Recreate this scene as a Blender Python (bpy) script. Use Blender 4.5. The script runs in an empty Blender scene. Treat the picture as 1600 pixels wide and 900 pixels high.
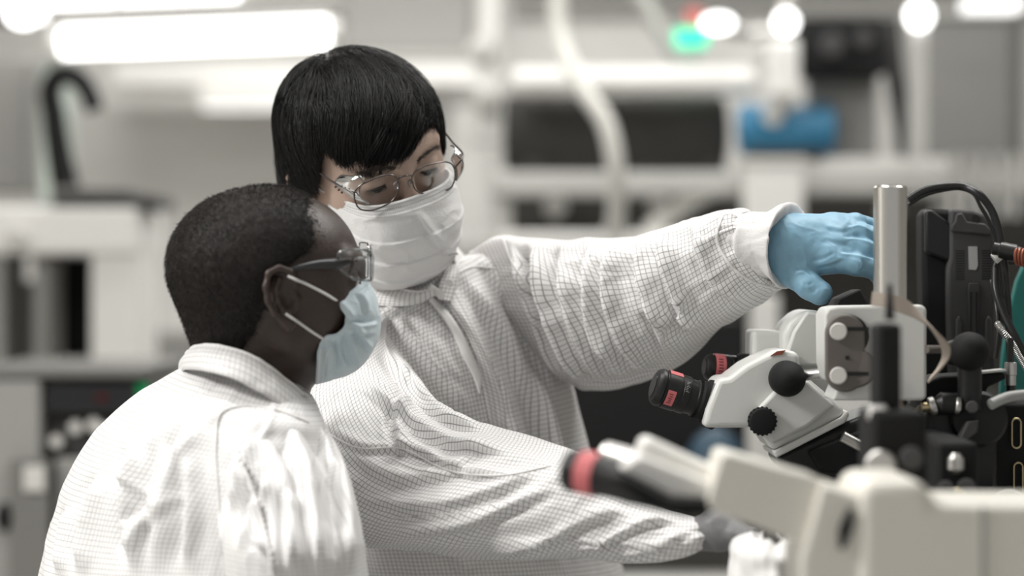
import bpy, math, random
import numpy as np
from mathutils import Matrix, Vector
from mathutils.bvhtree import BVHTree

random.seed(7)
RNG = np.random.default_rng(11)
SC = bpy.context.scene
COL = SC.collection

# ------------------------------------------------------------------ camera
F = 3750.0          # focal length in pixels of the 1600-wide frame
EYE = 1.40          # camera height
cam_d = bpy.data.cameras.new('camera')
cam_d.sensor_width = 36.0
cam_d.lens = 36.0 * F / 1600.0
cam_d.clip_start = 0.05
cam_d.clip_end = 60
cam_d.dof.use_dof = True
cam_d.dof.focus_distance = 2.50
cam_d.dof.aperture_fstop = 2.15
cam = bpy.data.objects.new('camera', cam_d)
cam.location = (0, 0, EYE)
cam.rotation_euler = (math.pi / 2, 0, 0)
COL.objects.link(cam)
SC.camera = cam

# ------------------------------------------------------------------ world, lights, exposure
SC.view_settings.view_transform = 'Standard'
SC.view_settings.look = 'None'
SC.view_settings.exposure = 0.0
SC.view_settings.gamma = 1.0
SC.view_settings.use_curve_mapping = False
SC.cycles.max_bounces = 8
SC.cycles.use_denoising = True
wd = bpy.data.worlds.new('world')
wd.use_nodes = True
wd.node_tree.nodes['Background'].inputs[0].default_value = (1.0, 0.985, 0.96, 1)
wd.node_tree.nodes['Background'].inputs[1].default_value = 0.44
SC.world = wd

def area(name, loc, size, power, target=None, color=(1, 0.985, 0.955)):
    l = bpy.data.lights.new(name, 'AREA')
    l.shape = 'RECTANGLE'
    l.size, l.size_y = size
    l.energy = power
    l.color = color
    o = bpy.data.objects.new(name, l)
    o.location = loc
    if target is not None:
        d = Vector(target) - Vector(loc)
        o.rotation_euler = d.to_track_quat('-Z', 'Y').to_euler()
    COL.objects.link(o)
    return o
# rows of ceiling fittings: over the bench, behind the people, and down the room
area('ceiling_lamp_light', (-0.45, 2.35, 2.93), (1.2, 0.5), 15)
area('ceiling_lamp_light', (0.9, 2.9, 2.93), (1.2, 0.5), 24)
area('ceiling_lamp_light', (-2.3, 1.6, 2.93), (1.2, 0.5), 100)
area('ceiling_lamp_light', (0.0, 5.4, 2.93), (3.0, 0.5), 34)
area('ceiling_lamp_light', (0.0, 7.6, 2.93), (3.0, 0.5), 50)

# ------------------------------------------------------------------ maths helpers
def W(px, py, d):
    return np.array([(px - 800.0) / F * d, d, EYE + (450.0 - py) / F * d])

def proj(P):
    return 800 + F * P[..., 0] / P[..., 1], 450 - F * (P[..., 2] - EYE) / P[..., 1]

def unit(v):
    v = np.asarray(v, float)
    return v / np.maximum(np.linalg.norm(v, axis=-1, keepdims=True), 1e-9)

def catmull(pts, n):
    """n points on a Catmull-Rom spline, spaced by chord length"""
    p = np.asarray(pts, float)
    if len(p) == 2:
        return p[0] + (p[1] - p[0]) * np.linspace(0, 1, n)[:, None]
    d = np.r_[0, np.cumsum(np.linalg.norm(np.diff(p[:, :3], axis=0), axis=1))]
    t = np.linspace(0, d[-1], n)
    i = np.clip(np.searchsorted(d, t, side='right') - 1, 0, len(p) - 2)
    m = np.gradient(p, d, axis=0)
    h = (d[i + 1] - d[i])[:, None]
    s = ((t - d[i]) / (d[i + 1] - d[i]))[:, None]
    return ((2*s**3 - 3*s**2 + 1) * p[i] + (s**3 - 2*s**2 + s) * h * m[i]
            + (-2*s**3 + 3*s**2) * p[i + 1] + (s**3 - s**2) * h * m[i + 1])

def _hash(i, j, k, seed):
    h = (i * 374761393 + j * 668265263 + k * 2147483647 + seed * 1274126177) & 0xffffffff
    h = ((h ^ (h >> 13)) * 1274126177) & 0xffffffff
    h = h ^ (h >> 16)
    return (h & 0xffff) / 32767.5 - 1.0

def vnoise(p, seed=0):
    p = np.asarray(p, float)
    b = np.floor(p).astype(np.int64)
    f = p - b
    w = f * f * f * (f * (f * 6 - 15) + 10)
    r = 0
    for a in (0, 1):
        for c in (0, 1):
            for e in (0, 1):
                g = ((w[..., 0] if a else 1 - w[..., 0]) * (w[..., 1] if c else 1 - w[..., 1])
                     * (w[..., 2] if e else 1 - w[..., 2]))
                r = r + g * _hash(b[..., 0] + a, b[..., 1] + c, b[..., 2] + e, seed)
    return r

def fbm(p, o=3, seed=0):
    r, a, q = 0, 1.0, np.asarray(p, float)
    for i in range(o):
        r = r + a * vnoise(q, seed + i)
        a *= 0.5
        q = q * 2.03 + 5.1
    return r

def sstep(x, a, b):
    t = np.clip((x - a) / (b - a), 0, 1)
    return t * t * (3 - 2 * t)

# ------------------------------------------------------------------ materials
def mat(name, col, rough=0.6, metal=0.0, spec=0.5, noise=0.0, nscale=30, bump=0.0, bscale=200,
        sheen=0.0, emit=0.0, sss=0.0, coat=0.0, stretch=None):
    m = bpy.data.materials.new(name)
    m.use_nodes = True
    nt = m.node_tree
    b = nt.nodes['Principled BSDF']
    b.inputs['Base Color'].default_value = (*col, 1)
    b.inputs['Roughness'].default_value = rough
    b.inputs['Metallic'].default_value = metal
    b.inputs['Specular IOR Level'].default_value = spec
    b.inputs['Sheen Weight'].default_value = sheen
    b.inputs['Coat Weight'].default_value = coat
    if sss:
        b.inputs['Subsurface Weight'].default_value = sss
        b.inputs['Subsurface Radius'].default_value = (0.008, 0.003, 0.0015)
        b.inputs['Subsurface Scale'].default_value = 0.6
    if emit:
        b.inputs['Emission Color'].default_value = (*col, 1)
        b.inputs['Emission Strength'].default_value = emit
    tc = nt.nodes.new('ShaderNodeTexCoord')
    mp = nt.nodes.new('ShaderNodeMapping')
    nt.links.new(tc.outputs['Object'], mp.inputs[0])
    if stretch:
        mp.inputs['Scale'].default_value = stretch
    nz = nt.nodes.new('ShaderNodeTexNoise')
    nz.inputs['Scale'].default_value = nscale
    nz.inputs['Detail'].default_value = 4
    nt.links.new(mp.outputs[0], nz.inputs['Vector'])
    mx = nt.nodes.new('ShaderNodeMix')
    mx.data_type = 'RGBA'
    k = max(noise, 0.02)
    mx.inputs['A'].default_value = (*[c * (1 - k) for c in col], 1)
    mx.inputs['B'].default_value = (*[min(1, c * (1 + k)) for c in col], 1)
    nt.links.new(nz.outputs['Fac'], mx.inputs['Factor'])
    nt.links.new(mx.outputs['Result'], b.inputs['Base Color'])
    if bump:
        n2 = nt.nodes.new('ShaderNodeTexNoise')
        n2.inputs['Scale'].default_value = bscale
        n2.inputs['Detail'].default_value = 3
        nt.links.new(mp.outputs[0], n2.inputs['Vector'])
        bp = nt.nodes.new('ShaderNodeBump')
        bp.inputs['Strength'].default_value = 1.0
        bp.inputs['Distance'].default_value = bump
        nt.links.new(n2.outputs['Fac'], bp.inputs['Height'])
        nt.links.new(bp.outputs[0], b.inputs['Normal'])
    return m

def emat(name, col, s):
    m = bpy.data.materials.new(name)
    m.use_nodes = True
    nt = m.node_tree
    nt.nodes.clear()
    e = nt.nodes.new('ShaderNodeEmission')
    e.inputs[0].default_value = (*col, 1)
    e.inputs[1].default_value = s
    o = nt.nodes.new('ShaderNodeOutputMaterial')
    nt.links.new(e.outputs[0], o.inputs[0])
    return m

def grid_mat(name, pitch=0.0049, lw=0.12, base=(0.82, 0.81, 0.805), line=(0.27, 0.255, 0.26), crumple=0.0022):
    """white cleanroom cloth woven with a fine grid of conductive threads"""
    m = bpy.data.materials.new(name)
    m.use_nodes = True
    nt = m.node_tree
    N, L = nt.nodes, nt.links
    b = N['Principled BSDF']
    b.inputs['Roughness'].default_value = 0.44
    b.inputs['Specular IOR Level'].default_value = 0.35
    b.inputs['Sheen Weight'].default_value = 0.15
    uv = N.new('ShaderNodeUVMap')
    sep = N.new('ShaderNodeSeparateXYZ')
    L.new(uv.outputs[0], sep.inputs[0])
    outs = []
    for ax in (0, 1):
        a = N.new('ShaderNodeMath'); a.operation = 'DIVIDE'; a.inputs[1].default_value = pitch
        L.new(sep.outputs[ax], a.inputs[0])
        p = N.new('ShaderNodeMath'); p.operation = 'PINGPONG'; p.inputs[1].default_value = 0.5
        L.new(a.outputs[0], p.inputs[0])
        r = N.new('ShaderNodeMapRange')
        r.inputs['From Min'].default_value = lw * 0.35
        r.inputs['From Max'].default_value = lw * 0.75
        r.inputs['To Min'].default_value = 1
        r.inputs['To Max'].default_value = 0
        L.new(p.outputs[0], r.inputs['Value'])
        outs.append(r)
    mxx = N.new('ShaderNodeMath'); mxx.operation = 'MAXIMUM'
    L.new(outs[0].outputs[0], mxx.inputs[0]); L.new(outs[1].outputs[0], mxx.inputs[1])
    mx = N.new('ShaderNodeMix'); mx.data_type = 'RGBA'
    mx.inputs['A'].default_value = (*base, 1)
    mx.inputs['B'].default_value = (*line, 1)
    L.new(mxx.outputs[0], mx.inputs['Factor'])
    L.new(mx.outputs['Result'], b.inputs['Base Color'])
    tc = N.new('ShaderNodeTexCoord')
    n2 = N.new('ShaderNodeTexNoise')
    n2.inputs['Scale'].default_value = 38
    n2.inputs['Detail'].default_value = 5
    n2.inputs['Distortion'].default_value = 1.3
    L.new(tc.outputs['Object'], n2.inputs['Vector'])
    bp = N.new('ShaderNodeBump')
    bp.inputs['Strength'].default_value = 0.44
    bp.inputs['Distance'].default_value = crumple
    L.new(n2.outputs['Fac'], bp.inputs['Height'])
    L.new(bp.outputs[0], b.inputs['Normal'])
    return m

def clear_mat(name, tint=(1, 1, 1), spec=1.0):
    """thin clear plastic: mostly see-through with a fresnel gloss"""
    m = bpy.data.materials.new(name)
    m.use_nodes = True
    nt = m.node_tree
    nt.nodes.clear()
    t = nt.nodes.new('ShaderNodeBsdfTransparent')
    t.inputs[0].default_value = (*tint, 1)
    g = nt.nodes.new('ShaderNodeBsdfGlossy')
    g.inputs['Roughness'].default_value = 0.06
    lw = nt.nodes.new('ShaderNodeFresnel')
    lw.inputs[0].default_value = 1.5
    k = nt.nodes.new('ShaderNodeMath'); k.operation = 'MULTIPLY'; k.inputs[1].default_value = spec
    k.use_clamp = True
    nt.links.new(lw.outputs[0], k.inputs[0])
    x = nt.nodes.new('ShaderNodeMixShader')
    nt.links.new(k.outputs[0], x.inputs[0])
    nt.links.new(t.outputs[0], x.inputs[1])
    nt.links.new(g.outputs[0], x.inputs[2])
    o = nt.nodes.new('ShaderNodeOutputMaterial')
    nt.links.new(x.outputs[0], o.inputs[0])
    return m

M = {}
M['cloth'] = grid_mat('gridded_cleanroom_cloth')
M['cloth_soft'] = grid_mat('gridded_cleanroom_cloth_bright', line=(0.50, 0.485, 0.49), base=(0.84, 0.835, 0.83))
M['cloth_plain'] = mat('plain_white_cloth', (0.80, 0.79, 0.78), 0.7, noise=0.05, nscale=300, bump=0.0012, bscale=60)
M['knit'] = mat('knit_cuff_cloth', (0.72, 0.705, 0.70), 0.85, noise=0.08, nscale=900, bump=0.0006, bscale=700, sheen=0.3)
M['trousers'] = mat('white_trouser_cloth', (0.75, 0.74, 0.73), 0.75, noise=0.05, bump=0.003, bscale=25)
M['shoe'] = mat('white_shoe_leather', (0.6, 0.6, 0.6), 0.5, noise=0.08)
M['skin_light'] = mat('light_skin', (0.46, 0.335, 0.27), 0.5, noise=0.10, nscale=60, bump=0.0004, bscale=500, sss=0.25)
M['skin_dark'] = mat('dark_skin', (0.040, 0.024, 0.0175), 0.42, noise=0.25, nscale=45, bump=0.0005, bscale=500, spec=0.6)
M['hair'] = mat('black_hair', (0.0075, 0.0072, 0.007), 0.42, noise=0.2, nscale=200, spec=0.28)
M['hair_short'] = mat('short_black_hair', (0.016, 0.0125, 0.0105), 0.55, noise=0.4, nscale=260, bump=0.0006, bscale=600, spec=0.25)
M['brow'] = mat('dark_brown_brow_hair', (0.035, 0.025, 0.02), 0.6)
M['mask_white'] = mat('white_mask_fabric', (0.79, 0.785, 0.78), 0.75, noise=0.04, nscale=500, bump=0.0005, bscale=350, sheen=0.2)
M['mask_blue'] = mat('pale_blue_mask_fabric', (0.60, 0.70, 0.745), 0.75, noise=0.04, nscale=500, bump=0.0006, bscale=350, sheen=0.2)
M['glove_blue'] = mat('blue_nitrile', (0.215, 0.40, 0.53), 0.5, noise=0.06, nscale=40, bump=0.0003, bscale=160, sss=0.0)
M['glove_grey'] = mat('grey_nitrile', (0.17, 0.17, 0.175), 0.5, noise=0.05, bump=0.0006, bscale=150)
M['elastic'] = mat('white_elastic', (0.82, 0.81, 0.80), 0.6)
M['clear'] = clear_mat('clear_plastic', (0.97, 0.98, 0.98), 2.0)
M['lens'] = clear_mat('lens_plastic', (0.97, 0.975, 0.975), 0.3)
M['clear_edge'] = clear_mat('clear_plastic_edge', (0.80, 0.82, 0.83), 4.0)
M['wire'] = mat('gunmetal_wire', (0.10, 0.085, 0.08), 0.3, 0.9)
M['temple'] = mat('dark_temple_plastic', (0.02, 0.02, 0.022), 0.3, spec=0.6)
M['scope_white'] = mat('white_enamel', (0.66, 0.665, 0.64), 0.38, noise=0.02, nscale=8)
M['scope_cream'] = mat('cream_enamel', (0.80, 0.775, 0.70), 0.36, noise=0.02, nscale=8)
M['scope_grey'] = mat('grey_enamel', (0.36, 0.365, 0.355), 0.45)
M['black'] = mat('black_anodised_metal', (0.010, 0.010, 0.0105), 0.40, noise=0.1, spec=0.4)
M['black_matt'] = mat('matt_black_plastic', (0.012, 0.012, 0.0125), 0.7, noise=0.15, spec=0.2)
M['black_gloss'] = mat('glossy_black_plastic', (0.012, 0.012, 0.013), 0.22)
M['charcoal'] = mat('charcoal_plastic', (0.062, 0.061, 0.061), 0.65, noise=0.05, spec=0.3)
M['chrome'] = mat('brushed_chrome', (0.66, 0.645, 0.61), 0.24, 1.0, noise=0.08, nscale=70, stretch=(3, 3, 0.02), bump=0.0004, bscale=60)
M['steel'] = mat('satin_steel', (0.58, 0.57, 0.55), 0.35, 1.0)
M['brass'] = mat('brass', (0.55, 0.46, 0.28), 0.35, 1.0)
M['taupe'] = mat('taupe_metal_plate', (0.135, 0.120, 0.108), 0.45, noise=0.08)
M['screw_white'] = mat('pale_screw_head', (0.62, 0.61, 0.58), 0.4, noise=0.05)
M['pink'] = mat('pink_tape', (0.66, 0.17, 0.18), 0.6, noise=0.06)
M['red_ink'] = mat('dark_ink', (0.12, 0.03, 0.03), 0.7)
M['strap'] = mat('beige_strap', (0.40, 0.34, 0.29), 0.7, noise=0.15, nscale=80)
M['teal'] = mat('teal_plastic_sheet', (0.008, 0.17, 0.15), 0.5, noise=0.1)
M['copper'] = mat('copper_coloured_braid', (0.28, 0.085, 0.05), 0.45, 0.3)
M['rubber'] = mat('black_rubber_cable', (0.012, 0.012, 0.012), 0.36)
M['label'] = mat('pale_label_paper', (0.42, 0.42, 0.42), 0.6, noise=0.05)
M['wallm'] = mat('painted_wall', (0.70, 0.69, 0.665), 0.8, noise=0.03, nscale=2)
M['ceilm'] = mat('ceiling_tiles', (0.70, 0.69, 0.67), 0.9, noise=0.03, nscale=4)
M['floorm'] = mat('vinyl_floor', (0.42, 0.41, 0.39), 0.35, noise=0.08, nscale=3)
M['alu'] = mat('aluminium_profile', (0.56, 0.555, 0.53), 0.5, 0.25, noise=0.04)
M['white_paint'] = mat('white_painted_metal', (0.84, 0.83, 0.80), 0.45, noise=0.03)
M['grey_paint'] = mat('grey_painted_metal', (0.31, 0.305, 0.29), 0.5, noise=0.04)
M['mid_grey'] = mat('mid_grey_panel', (0.17, 0.166, 0.155), 0.55, noise=0.05)
M['dark_grey'] = mat('dark_grey_roller', (0.036, 0.034, 0.031), 0.6, noise=0.1, spec=0.3)
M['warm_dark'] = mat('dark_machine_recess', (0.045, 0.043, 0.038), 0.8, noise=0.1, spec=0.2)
M['blue_paint'] = mat('blue_motor_enamel', (0.035, 0.20, 0.36), 0.4, noise=0.06)
M['blue_dark'] = mat('dark_blue_enamel', (0.03, 0.07, 0.11), 0.5)
M['greenish'] = mat('pale_green_glass_panel', (0.50, 0.56, 0.51), 0.4, noise=0.05)
M['hose'] = mat('pale_hose_plastic', (0.72, 0.71, 0.67), 0.35, noise=0.03)
M['worktop'] = mat('grey_bench_laminate', (0.40, 0.395, 0.38), 0.4, noise=0.05)
M['tube_glow'] = emat('fluorescent_tube_glow', (1, 0.99, 0.96), 5.0)
M['panel_glow'] = emat('ceiling_panel_glow', (1, 0.985, 0.955), 2.0)
M['green_glow'] = emat('green_signal_glow', (0.05, 0.85, 0.45), 2.0)
M['red_glow'] = emat('red_signal_glow', (1.0, 0.30, 0.26), 0.9)
M['led_green'] = emat('green_led_glow', (0.05, 0.9, 0.3), 0.25)
M['led_red'] = emat('red_led_glow', (1.0, 0.06, 0.04), 0.1)
M['white_glow'] = emat('white_lamp_glow', (1, 0.99, 0.97), 5.0)
M['sclera'] = mat('eye_white', (0.55, 0.52, 0.50), 0.2)
M['iris'] = mat('dark_iris', (0.015, 0.010, 0.008), 0.12)

# ------------------------------------------------------------------ object helpers
WLOC = {}
def link(o, parent=None, base=None):
    COL.objects.link(o)
    if parent is not None:
        o.parent = parent
        o.matrix_parent_inverse = Matrix.Translation(-Vector(WLOC[parent.name]))
        WLOC[o.name] = (0, 0, 0)
    else:
        WLOC[o.name] = tuple(base) if base is not None else (0, 0, 0)
        if base is not None:
            o.location = base
    return o

def tag(o, label=None, cat=None, group=None, kind=None):
    if label: o['label'] = label
    if cat: o['category'] = cat
    if group: o['group'] = group
    if kind: o['kind'] = kind
    return o

def thing(name, base, label, cat, group=None):
    o = bpy.data.objects.new(name, None)
    o.empty_display_size = 0.05
    link(o, None, tuple(float(x) for x in base))
    return tag(o, label, cat, group)

def mesh_obj(name, V, Fc, m, parent=None, smooth=True, loop_uv=None, bevel=0.0, seg=2, base=None,
             autosmooth=None, subsurf=0):
    V = np.asarray(V, float)
    if parent is None and base is None:
        lo, hi = V.min(0), V.max(0)
        base = ((lo[0] + hi[0]) / 2, (lo[1] + hi[1]) / 2, lo[2])
    if parent is None:
        V = V - np.asarray(base)
    me = bpy.data.meshes.new(name)
    me.from_pydata(V.tolist(), [], Fc.tolist() if isinstance(Fc, np.ndarray) else Fc)
    me.materials.append(m)
    if loop_uv is not None:
        lay = me.uv_layers.new(name='UVMap')
        lay.data.foreach_set('uv', np.asarray(loop_uv, np.float32).ravel())
    if smooth:
        me.polygons.foreach_set('use_smooth', [True] * len(me.polygons))
        if autosmooth:
            me.set_sharp_from_angle(angle=math.radians(autosmooth))
    me.update()
    o = bpy.data.objects.new(name, me)
    link(o, parent, base)
    if bevel:
        bm = o.modifiers.new('bevel', 'BEVEL')
        bm.width = bevel
        bm.segments = seg
        bm.limit_method = 'ANGLE'
        bm.angle_limit = math.radians(35)
    return o

class MB:
    def __init__(self):
        self.v, self.f = [], []
    def add(self, V, Fc):
        n = len(self.v)
        self.v += [tuple(map(float, x)) for x in V]
        self.f += [tuple(int(i) + n for i in q) for q in Fc]
        return self
    def box(self, lo, hi):
        x0, y0, z0 = lo; x1, y1, z1 = hi
        V = [(x0,y0,z0),(x1,y0,z0),(x1,y1,z0),(x0,y1,z0),(x0,y0,z1),(x1,y0,z1),(x1,y1,z1),(x0,y1,z1)]
        return self.add(V, [(0,3,2,1),(4,5,6,7),(0,1,5,4),(1,2,6,5),(2,3,7,6),(3,0,4,7)])
    def obox(self, c, ax, half):
        """oriented box: ax = three unit axes"""
        c = np.asarray(c, float); ax = [np.asarray(a, float) * h for a, h in zip(ax, half)]
        V = [c + ax[0]*a + ax[1]*b + ax[2]*e for e in (-1, 1) for b in (-1, 1) for a in (-1, 1)]
        return self.add(V, [(0,2,3,1),(4,5,7,6),(0,1,5,4),(2,6,7,3),(0,4,6,2),(1,3,7,5)])
    def pxbox(self, x0, y0, x1, y1, d, t):
        """box whose front face spans these picture coordinates at distance d"""
        a, b = W(x0, y1, d), W(x1, y0, d)
        return self.box((a[0], d, a[2]), (b[0], d + t, b[2]))
    def lathe(self, p0, p1, prof, seg=40):
        """prof: list of (t along p0->p1 in metres, radius)"""
        p0 = np.asarray(p0, float); w = unit(np.asarray(p1, float) - p0)
        a = unit(np.cross(w, (0, 0, 1) if abs(w[2]) < 0.9 else (1, 0, 0))); b = np.cross(w, a)
        th = np.linspace(0, 2*math.pi, seg, endpoint=False)
        V, Fc = [], []
        for t, r in prof:
            V += list(p0 + w * t + r * (np.cos(th)[:, None] * a + np.sin(th)[:, None] * b))
        for i in range(len(prof) - 1):
            for j in range(seg):
                k = (j + 1) % seg
                Fc.append((i*seg + j, i*seg + k, (i+1)*seg + k, (i+1)*seg + j))
        Fc.append(tuple(range(seg))[::-1])
        Fc.append(tuple(range((len(prof)-1)*seg, len(prof)*seg)))
        return self.add(V, Fc)
    def cyl(self, p0, p1, r, r1=None, seg=32, ch=0.0):
        L = float(np.linalg.norm(np.asarray(p1, float) - np.asarray(p0, float)))
        r1 = r if r1 is None else r1
        if ch:
            return self.lathe(p0, p1, [(0, r-ch), (ch, r), (L-ch, r1), (L, r1-ch)], seg)
        return self.lathe(p0, p1, [(0, r), (L, r1)], seg)
    def tube(self, pts, r, seg=10, n=None, caps=True):
        p = catmull(pts, n) if n else np.asarray(pts, float)
        rr = np.full(len(p), r) if np.isscalar(r) else np.interp(np.linspace(0, 1, len(p)), np.linspace(0, 1, len(r)), r)
        T = unit(np.gradient(p, axis=0))
        a = unit(np.cross(T[0], (0.3, 0.2, 0.9)))
        V, Fc = [], []
        th = np.linspace(0, 2*math.pi, seg, endpoint=False)
        for i in range(len(p)):
            a = unit(a - T[i] * np.dot(a, T[i])); b = np.cross(T[i], a)
            V += list(p[i] + rr[i] * (np.cos(th)[:, None] * a + np.sin(th)[:, None] * b))
        for i in range(len(p) - 1):
            for j in range(seg):
                k = (j + 1) % seg
                Fc.append((i*seg + j, i*seg + k, (i+1)*seg + k, (i+1)*seg + j))
        if caps:
            Fc.append(tuple(range(seg))[::-1]); Fc.append(tuple(range((len(p)-1)*seg, len(p)*seg)))
        return self.add(V, Fc)
    def ring(self, pts, r, seg=8, n=60):
        """closed tube through pts"""
        q = list(pts); q = q[-2:] + q + q[:3]
        c = catmull(q, n * 2)
        q = np.asarray(pts, float)
        # cut one closed period out of the spline
        i0 = int(np.argmin(np.linalg.norm(c[:n] - q[0], axis=1)))
        i1 = n + int(np.argmin(np.linalg.norm(c[n:] - q[0], axis=1)))
        c = c[i0:i1]
        m = len(c)
        T = unit(np.roll(c, -1, 0) - np.roll(c, 1, 0))
        nrm = unit(np.cross(q[len(q)//4] - q.mean(0), q[0] - q.mean(0)))
        th = np.linspace(0, 2*math.pi, seg, endpoint=False)
        V, Fc = [], []
        for i in range(m):
            a = unit(nrm - T[i]*np.dot(nrm, T[i])); b = np.cross(T[i], a)
            V += list(c[i] + r * (np.cos(th)[:, None]*a + np.sin(th)[:, None]*b))
        for i in range(m):
            i2 = (i + 1) % m
            for j in range(seg):
                k = (j + 1) % seg
                Fc.append((i*seg + j, i*seg + k, i2*seg + k, i2*seg + j))
        return self.add(V, Fc)
    def prism(self, poly, d, t, smooth_n=0):
        """outline given in picture coordinates at distance d, real thickness t"""
        pts = [W(x, y, d) for x, y in poly]
        if smooth_n:
            q = pts[-1:] + pts + pts[:2]
            pts = list(catmull(q, smooth_n))
        n = len(pts)
        V = pts + [p + np.array([0, t, 0]) for p in pts]
        Fc = [tuple(range(n)), tuple(range(2*n-1, n-1, -1))]
        for i in range(n):
            j = (i + 1) % n
            Fc.append((i, i + n, j + n, j))
        return self.add(V, Fc)
    def ball(self, c, r, seg=28, rings=18, sq=(1, 1, 1)):
        V, Fc = [], []
        c = np.asarray(c, float)
        V.append(c + np.array([0, 0, r*sq[2]]))
        for i in range(1, rings):
            ph = math.pi * i / rings
            for j in range(seg):
                a = 2*math.pi*j/seg
                V.append(c + np.array([r*sq[0]*math.sin(ph)*math.cos(a), r*sq[1]*math.sin(ph)*math.sin(a), r*sq[2]*math.cos(ph)]))
        V.append(c - np.array([0, 0, r*sq[2]]))
        for j in range(seg):
            k = (j+1) % seg
            Fc.append((0, 1+j, 1+k))
            Fc.append((len(V)-1, 1+(rings-2)*seg+k, 1+(rings-2)*seg+j))
        for i in range(rings-2):
            for j in range(seg):
                k = (j+1) % seg
                Fc.append((1+i*seg+j, 1+(i+1)*seg+j, 1+(i+1)*seg+k, 1+i*seg+k))
        return self.add(V, Fc)
    def build(self, name, m, parent=None, smooth=True, bevel=0.0, seg=2, label=None, cat=None, group=None, kind=None,
              autosmooth=38, base=None):
        o = mesh_obj(name, self.v, self.f, m, parent, smooth, None, bevel, seg, base, autosmooth if not bevel else 50)
        return tag(o, label, cat, group, kind)

# ------------------------------------------------------------------ signed-distance modelling
class Field:
    """smooth blend of rounded primitives sampled on a (non-uniform) grid, meshed as ONE surface"""
    def __init__(self, ax):
        self.ax = [np.asarray(a, float) for a in ax]
        self.f = np.full([len(a) for a in self.ax], 0.06, np.float32)
    def _blk(self, lo, hi):
        s = []
        for a, l, h in zip(self.ax, lo, hi):
            i0 = max(0, np.searchsorted(a, l) - 1); i1 = min(len(a), np.searchsorted(a, h) + 1)
            s.append(slice(i0, max(i1, i0)))
        g = np.meshgrid(*[a[q] for a, q in zip(self.ax, s)], indexing='ij')
        return tuple(s), np.stack(g, -1)
    def _mix(self, s, d, k, op):
        a = self.f[s]
        if op == 'add':
            h = np.maximum(k - np.abs(a - d), 0) / max(k, 1e-6)
            self.f[s] = np.minimum(a, d) - h*h*k*0.25
        elif op == 'sub':
            d = -d
            h = np.maximum(k - np.abs(a - d), 0) / max(k, 1e-6)
            self.f[s] = np.maximum(a, d) + h*h*k*0.25
    def cone(self, p0, p1, r0, r1, k=0.01, op='add'):
        p0, p1 = np.asarray(p0, float), np.asarray(p1, float)
        m = max(r0, r1) + k + 0.02
        s, P = self._blk(np.minimum(p0, p1) - m, np.maximum(p0, p1) + m)
        if P.size == 0: return
        ba = p1 - p0
        h = np.clip(((P - p0) @ ba) / max(ba @ ba, 1e-12), 0, 1)
        d = np.linalg.norm(P - p0 - h[..., None] * ba, axis=-1) - (r0 + (r1 - r0) * h)
        self._mix(s, d, k, op)
    def ell(self, c, r, fr, k=0.01, op='add'):
        c, r = np.asarray(c, float), np.asarray(r, float)
        m = r.max() + k + 0.02
        s, P = self._blk(c - m, c + m)
        if P.size == 0: return
        q = (P - c) @ fr.T            # into the local axes
        k0 = np.linalg.norm(q / r, axis=-1); k1 = np.linalg.norm(q / (r*r), axis=-1)
        d = np.where(k1 > 1e-6, k0 * (k0 - 1) / np.maximum(k1, 1e-6), -r.min())
        self._mix(s, d, k, op)
    def mesh(self):
        f = self.f
        ins = f < 0
        nx, ny, nz = f.shape
        cnt = np.zeros((nx-1, ny-1, nz-1), np.int8)
        for a in (0, 1):
            for b in (0, 1):
                for c in (0, 1):
                    cnt += ins[a:nx-1+a, b:ny-1+b, c:nz-1+c]
        act = np.argwhere((cnt > 0) & (cnt < 8))
        idx = np.full(cnt.shape, -1, np.int64)
        idx[tuple(act.T)] = np.arange(len(act))
        acc = np.zeros((len(act), 3)); n = np.zeros(len(act))
        corner = [(a, b, c) for a in (0, 1) for b in (0, 1) for c in (0, 1)]
        X = self.ax
        for c0 in corner:
            for axn in range(3):
                if c0[axn]: continue
                c1 = list(c0); c1[axn] = 1
                i0 = act + c0; i1 = act + c1
                f0 = f[tuple(i0.T)]; f1 = f[tuple(i1.T)]
                m = (f0 < 0) != (f1 < 0)
                t = np.where(m, f0 / np.where(m, f0 - f1, 1), 0)
                p0 = np.stack([X[q][i0[:, q]] for q in range(3)], 1)
                p1 = np.stack([X[q][i1[:, q]] for q in range(3)], 1)
                acc += np.where(m[:, None], p0 + t[:, None]*(p1-p0), 0); n += m
        V = acc / np.maximum(n, 1)[:, None]
        Q = []
        for axn in range(3):
            o1, o2 = (axn+1) % 3, (axn+2) % 3
            sl0 = [slice(None)]*3; sl1 = [slice(None)]*3
            sl0[axn] = slice(0, -1); sl1[axn] = slice(1, None)
            a, b = ins[tuple(sl0)], ins[tuple(sl1)]
            e = np.argwhere(a != b)
            ok = (e[:, o1] > 0) & (e[:, o2] > 0) & (e[:, o1] < f.shape[o1]-1) & (e[:, o2] < f.shape[o2]-1)
            e = e[ok]
            fl = a[tuple(e.T)]
            def cell(d1, d2):
                q = e.copy(); q[:, o1] -= d1; q[:, o2] -= d2
                return idx[tuple(q.T)]
            q = np.stack([cell(1, 1), cell(0, 1), cell(0, 0), cell(1, 0)], 1)
            q[~fl] = q[~fl][:, ::-1]
            Q.append(q)
        return V, np.concatenate(Q)

def relax(V, Q, it=2, lam=0.5):
    """light Laplacian smoothing of a quad mesh"""
    e = np.concatenate([Q[:, [0, 1]], Q[:, [1, 2]], Q[:, [2, 3]], Q[:, [3, 0]]])
    e = np.concatenate([e, e[:, ::-1]])
    deg = np.bincount(e[:, 0], minlength=len(V)).astype(float)
    for _ in range(it):
        s = np.stack([np.bincount(e[:, 0], weights=V[e[:, 1], c], minlength=len(V)) for c in range(3)], 1)
        V = V + lam * (s / np.maximum(deg, 1)[:, None] - V)
    return V

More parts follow.
